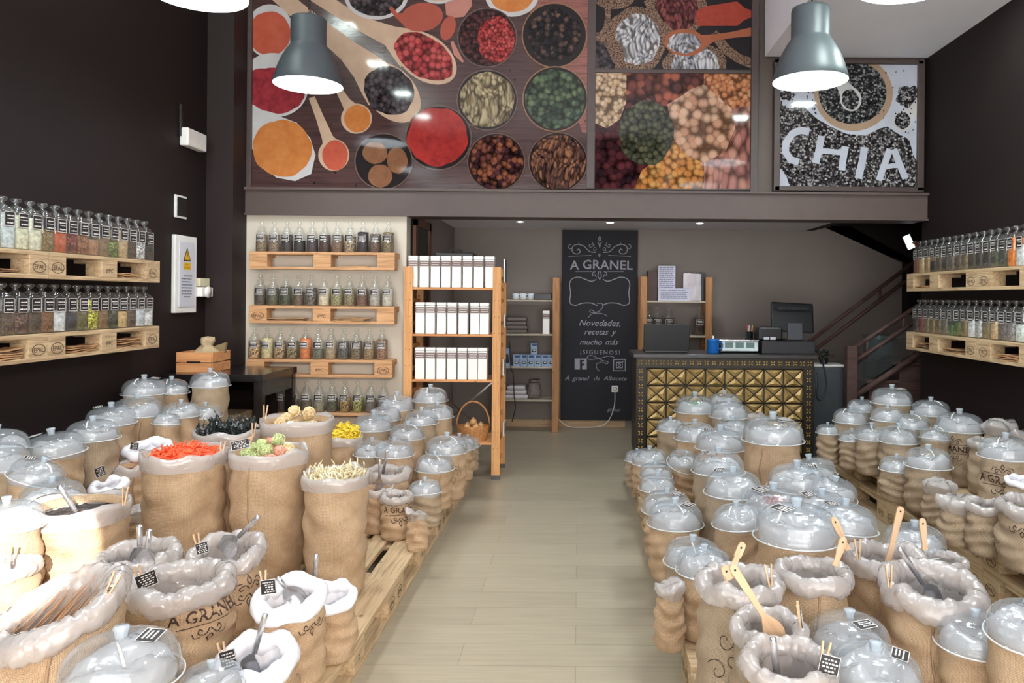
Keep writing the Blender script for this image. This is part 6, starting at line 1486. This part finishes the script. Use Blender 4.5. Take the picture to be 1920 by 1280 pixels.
strands('L21', 'pale beige pasta nests on the big back sack', [P('beige_pasta', (216, 190, 146), .6, var=.15, scale=30)], 420, .09, 0, 0, .8, 6, 1, .003, [(-.05, -.1, .075, 0), (.35, -.1, .07, 0), (-.35, -.3, .02, 0), (.1, -.5, .01, 0), (.15, .3, .04, 0), (-.4, .2, .03, 0), (.55, -.35, .01, 0)])
heap('L22', P('yellow_pasta', (244, 214, 70), .5), 'bed of bright yellow pasta in the back sack', .75, .82, -.02, 'pasta')
strands('L22', 'bright yellow pasta curls overflowing the back sack', [MATS['yellow_pasta']], 320, .04, .01, .12, .8, 7, 1.6, .0048)
heap('L23', PC[2], 'cream noodle bed in the tall sack', .15, .88, -.02, 'pasta')
strands('L23', 'flat cream noodles sticking out of the tall sack', [P('cream_noodles', (234, 222, 186), .6, var=.1, scale=30)], 420, .07, .006, .035, .9, 8, 1.2, None, upk=.12)
strands('F1', 'bundle of thin wooden sticks lying on the seeds', [P('thin_sticks', (182, 136, 96), .6)], 1, .01, .002, .01, .1, 9, thick=.001)
# straight parallel sticks replace the loose tangle above
def sticks():
    o = [o for o in C.objects if o.get('label') == 'bundle of thin wooden sticks lying on the seeds'][0]; S, r = SACKS['F1']; rnd = random.Random(2); m = MB()
    for i in range(95):
        a = rnd.uniform(-.55, .6); b_ = rnd.uniform(-.45, .5); c_ = Vector((a * S['R'], b_ * S['R'], S['h'] - .03 + rnd.uniform(0, .03))); d = Vector((.5, .2, .5)).normalized() * .045
        m.tube([c_ - d, c_ + d + Vector((rnd.uniform(-.01, .01), rnd.uniform(-.01, .01), 0))], .0008, 5)
    m.v = [tilted(S, *v) for v in m.v]; n = m.build('sticks', MATS['thin_sticks']); me = o.data; o.data = n.data; bpy.data.objects.remove(n)
sticks()

# ------------------------------------------------------------------ printing on the sacks
def sack_print(key, lines, a_off=0, z_top=.8, size=.05, scroll=True):
    S, r = SACKS[key]; m = MB(); ac = math.atan2(-S['y'], -S['x']) + a_off; R = S['R']
    def pt(u, z, off=.0022): 
        a = ac + u / R; rr = sack_radius(S, a, z) + off; return tilted(S, rr * math.cos(a), rr * math.sin(a), z)
    z = S['h'] * z_top
    def strk(pts, w):
        pts = smooth_path([(p[0], p[1], 0) for p in pts], 6)
        vs = []
        for i, p in enumerate(pts):
            t = (pts[min(i + 1, len(pts) - 1)] - pts[max(i - 1, 0)]).normalized(); nn = Vector((-t.y, t.x, 0)) * w / 2; vs += [pt((p + nn).x, (p + nn).y), pt((p - nn).x, (p - nn).y)]
        m.add(vs, [(2 * i, 2 * i + 1, 2 * i + 3, 2 * i + 2) for i in range(len(pts) - 1)])
    for s_, sz in lines:
        vs, fs = text_geo(s_, 0, 1.0, .01); z -= sz
        cut = []
        m.add([pt(v.x * sz, z + v.y * sz) for v in vs], fs); 
        for dz in (-.012, sz + .008):
            strk([(-sz * 2.6, z + dz), (sz * 2.6, z + dz)], .003)
        z -= .02
    if scroll:
        for q in (1, -1):
            for base, up in ((S['h'] * z_top + .012, 1), (z - .002, -1)):
                strk([(q * .002, base + up * .004), (q * .02, base + up * .022), (q * .04, base + up * .014), (q * .034, base + up * .002), (q * .024, base + up * .01)], .004); strk([(q * .03, base + up * .03), (q * .05, base + up * .03), (q * .06, base + up * .012)], .0035)
                strk([(0, base + up * .02), (q * .008, base + up * .034), (0, base + up * .05)], .004)
    m.build('printed_lettering', INK, r)
sack_print('L25', [('A GRANEL', .035)], .25, .86); sack_print('F2', [('A GRANEL', .042)], .55, .86)
sack_print('W11', [('A GRANEL', .04)], -.3, .78); sack_print('W15', [('A GRANEL', .045)], -.1, .78)
sack_print('F5', [], .6, .72); sack_print('F6', [], .7, .84); sack_print('W22', [], -.2, .8); sack_print('R34', [], .75, .86)
def curls(key, offs, sc=1.0):
    S, r = SACKS[key]; m = MB(); R = S['R']
    for ao, zt in offs:
        ac = math.atan2(-S['y'], -S['x']) + ao; z = S['h'] * zt
        for q, (ox, oz) in enumerate(((0, 0), (.03, -.05), (-.02, -.09))):
            pts = [(ox + sc * (.004 + .026 * t) * math.cos(t * 7 + q), oz + sc * (.004 + .026 * t) * math.sin(t * 7 + q)) for t in [k / 16 for k in range(17)]]; vs = []
            for i, p in enumerate(pts):
                for w in (-.0014, .0014):
                    l_ = math.hypot(p[0] - ox, p[1] - oz) + 1e-6; x_, z_ = p[0] + (p[0] - ox) / l_ * w, p[1] + (p[1] - oz) / l_ * w; a = ac + x_ / R; rr = sack_radius(S, a, z + z_) + .0022; vs.append(tilted(S, rr * math.cos(a), rr * math.sin(a), z + z_))
            m.add(vs, [(2 * i, 2 * i + 1, 2 * i + 3, 2 * i + 2) for i in range(len(pts) - 1)])
    m.build('printed_scrolls', INK, r)
curls('R28', ((-.35, .72), (-.1, .42)), 1.2); curls('L37', ((.5, .75),), .9)

# ------------------------------------------------------------------ scoops, spoons, price signs
def face(d):
    z = -d.normalized(); y_ = Vector((0, -1, .35)); y_ = (y_ - z * y_.dot(z)).normalized(); x_ = y_.cross(z)
    return Matrix((x_, y_, z)).transposed().to_euler()
SCO = P('polished_steel', (222, 222, 226), .24, metal=.8, var=.03)
def scoop(px0, py0, px1, py1, y, label, bowl=True, R=.035, dep=0.0):
    a, b2 = at(px0, py0, y), at(px1, py1, y + dep); d = (b2 - a); L_ = d.length; q = face(d)
    t = thing('steel_scoop', a, label, 'scoop', 'steel scoops in the sacks'); t.rotation_euler = q
    MB().lathe([(0, 0), (.0085, -.002), (.0092, -.01), (.0085, -L_), (0, -L_ - .001)], seg=18).build('handle', SCO, t)
    if bowl:
        vs = []; n, k = 12, 14; LB = .095
        for i in range(n + 1):
            u = i / n; rr = R * (.3 + .7 * min(1, math.sin(min(1, u * 2.2) * PI / 2)))
            sp = PI * (1.0 - .45 * u)
            for j_ in range(k + 1): a_ = -PI / 2 - sp / 2 + sp * j_ / k; vs.append((rr * math.cos(a_), rr * math.sin(a_) + R * .4, -L_ - .002 - u * LB))
        fs = [(i * (k + 1) + j_, i * (k + 1) + j_ + 1, (i + 1) * (k + 1) + j_ + 1, (i + 1) * (k + 1) + j_) for i in range(n) for j_ in range(k)]
        vs2 = [(x, y_ * .94 + .001, z) for x, y_, z in vs]; m = MB().add(vs, fs, 0, True); m.add(vs2, [f[::-1] for f in fs], 0, True); m.build('scoop_bowl', SCO, t)
    return t
yS = lambda k_: SACKS[k_][0]['y']
scoop(110, 910, 141, 956, yS('F4') - .02, 'steel scoop leaning in the dark dried berries')
scoop(262, 983, 262, 1024, yS('F3') - .03, 'left of two upright steel scoops in the open sack', dep=-.02)
scoop(281, 991, 276, 1028, yS('F3') - .05, 'right of two upright steel scoops in the open sack', dep=-.02)
scoop(486, 967, 447, 1006, yS('F5') - .02, 'steel scoop with raised handle, before the pasta nests', R=.045)
scoop(519, 1082, 536, 1100, yS('F6') + .02, 'small steel scoop sunk in the bright white-lined sack')
scoop(593, 1038, 590, 1078, yS('F7') + .02, 'steel scoop handle standing in the small twin white-lined sack')
scoop(498, 1150, 477, 1224, yS('F8') - .02, 'long-handled steel scoop in the black grain, bottom edge')
scoop(712, 861, 712, 896, yS('L24') + .02, 'short steel scoop handle by the cream noodles', R=.025)
scoop(726, 843, 718, 888, yS('L26') - .02, 'dark steel scoop handle in the thick-rolled sack')
scoop(1685, 1026, 1731, 1094, yS('R34') - .02, 'steel scoop with black grip end in the widest open sack')
scoop(1449, 1194, 1457, 1270, yS('R31') - .02, 'steel scoop pointing down in the bottom-edge sack')
def spoon(px0, py0, px1, py1, y, label, paddle=False, w=.011, dep=0.0):
    a, b2 = at(px0, py0, y), at(px1, py1, y + dep); d = b2 - a; L_ = d.length
    t = thing('wooden_spoon', a, label, 'wooden spoon', 'wooden spoons in the sacks'); t.rotation_euler = face(d)
    out = [(0, .0), (w * .8, -.004), (w * 1.05, -.016), (w, -.05), (w * .75, -L_ * .6), (w * .7, -L_ * .8)]
    out += [(w * 1.6, -L_ * .88), (w * 2.6, -L_), (w * 2.7, -L_ - .02), (w * 1.8, -L_ - .05), (0, -L_ - .055)] if paddle else [(w * .9, -L_), (0, -L_ - .001)]
    poly = out + [(-x, z) for x, z in out[::-1][1:-1]]
    MB().prism(poly, -.0035, .0035).build('paddle' if paddle else 'handle', UTEN, t)
    MB().lathe([(.0035, 0), (0, .0004)], (0, -.0038, -.018), 12, M=Matrix.Rotation(PI / 2, 4, 'X')).build('hanging_hole', BLACK, t)
    MB().lathe([(.0035, 0), (0, .0004)], (0, .0038, -.018), 12, M=Matrix.Rotation(-PI / 2, 4, 'X')).build('hanging_hole', BLACK, t)
spoon(1394, 1016, 1376, 1058, yS('R28') - .03, 'short wooden spoon handle rising behind the long one')
spoon(1357, 1060, 1368, 1086, yS('R28') - .06, 'thick wooden paddle end lying on the scroll-printed sack', w=.014)
spoon(1371, 1058, 1447, 1178, yS('R30') - .03, 'long wooden spatula slanting down the middle right sacks', True, dep=.02)
spoon(1561, 969, 1590, 1030, yS('R29') + .03, 'wooden spoon handle tilting left before the labelled lid')
spoon(1583, 1006, 1566, 1060, yS('R29') - .02, 'wooden spoon handle stuck in the thick clear roll', w=.012)
spoon(1690, 949, 1664, 1056, yS('R35') - .04, 'longest upright wooden spoon, leaning right', w=.012)
spoon(1729, 971, 1734, 1030, yS('R34') + .12, 'shorter upright wooden spoon right of the longest')
spoon(472, 818, 466, 830, yS('L20') + .02, 'wooden scoop end beside the black card on green pasta', w=.01)
def sign(px, py, y, label, w=.06, h=.04, rot=0.0, yaw=0.0, peg=True, card=True, ln=.07, lean=-.15):
    c_ = at(px, py, y); t = thing('price_sign' if card else 'clothes_peg', c_, label, 'price sign' if card else 'clothes peg', 'black price signs' if card else 'clothes pegs'); t.rotation_euler = (lean, rot, yaw)
    if card:
        c = MB().box2((-w / 2, -.001, -h / 2), (w / 2, .001, h / 2)).build('card', CARD, t); k = MB(); rnd = random.Random(px)
        for a0, b0, a1, b1 in ((-1, -1, 1, -.93), (-1, .93, 1, 1), (-1, -1, -.95, 1), (.95, -1, 1, 1)): k.box2((a0 * w / 2, -.0016, b0 * h / 2), (a1 * w / 2, -.0011, b1 * h / 2))
        for bb in (.6, .28, -.02, -.35, -.65):
            xx = -.8 + rnd.uniform(0, .5)
            while xx < .65: l = rnd.uniform(.1, .32); k.box2((xx * w / 2, -.0016, (bb - .07) * h / 2), ((xx + l) * w / 2, -.0011, (bb + .07) * h / 2)); xx += l + .12
        k.build('card_print', CARDW, c)
    if peg:
        ox = -w * .3 if card else 0
        for s in (-1, 1): MB().box((ox + s * .0065, .004, (ln * .3 if card else 0)), (.005, .007, ln), ch=.001, M=Matrix.Rotation(s * .10, 4, 'Y')).build('peg_leg', UTEN, t)
        MB().lathe([(.005, -.006), (.005, .006)], (ox, .004, (ln * .3 if card else 0) - .01), 10, M=Matrix.Rotation(PI / 2, 4, 'X')).build('spring', STEEL, t)
sign(275, 1087, yS('F2') - .10, 'black price card clipped on the wide front sack rim', .072, .046, -.4)
sign(379, 1027, yS('F5') - .08, 'black price card beside the big tilted scoop', .046, .04, -.3)
sign(503, 1100, yS('F6') - .09, 'black price card on the bright white liner', .052, .048, -.15)
sign(428, 1236, yS('F8') - .09, 'black price card at the bottom edge by black grain', .05, .056, -.3)
sign(451, 833, yS('L20') - .12, 'black price card standing in the green pasta', .085, .04, -.22, peg=False)
sign(188, 884, yS('L17') - .05, 'black price card on the low white-lined sack', .055, .05, -.4, peg=False)
sign(252, 836, yS('L16') - .1, 'small black card behind the orange pasta sack', .045, .04, .1, peg=False)
sign(1554, 1250, yS('R31') - .05, 'black price card with pegs at the bottom right sack', .05, .055, .25)
sign(1503, 1160, yS('R30') - .02, 'price card seen edge-on on the round roll', .04, .05, -.2, 1.3)
for px, py, k_, dy, l_, rt in ((233, 930, 'F4', -.02, 'wooden clothes peg on the dark berry sack', 0), (416, 842, 'L19', 0, 'wooden clothes peg on the orange pasta sack', .05), (497, 772, 'L21', -.1, 'wooden clothes peg on the back pasta sack', 0), (475, 806, 'L15', -.08, 'wooden clothes peg on the black seaweed sack', 0), (1443, 1080, 'R28', -.06, 'wooden clothes peg on the scroll-printed sack', -.1), (1609, 1030, 'R35', -.1, 'wooden clothes peg behind the widest open sack', 0), (1668, 1080, 'R34', -.1, 'wooden clothes peg on the widest open sack', 0), (208, 1098, 'F1', -.02, 'wooden clothes peg by the thin sticks', .4), (10, 1045, 'F10b', -.07, 'large wooden clothes peg at the left frame edge', 0)):
    sign(px, py, yS(k_) + dy, l_, card=False, rot=rt)
scs = [o for o in C.objects if o.get('label') is None and o.parent is None and o.type == 'MESH' and o.get('kind') is None]
for o in scs: print('UNLABELLED', o.name)
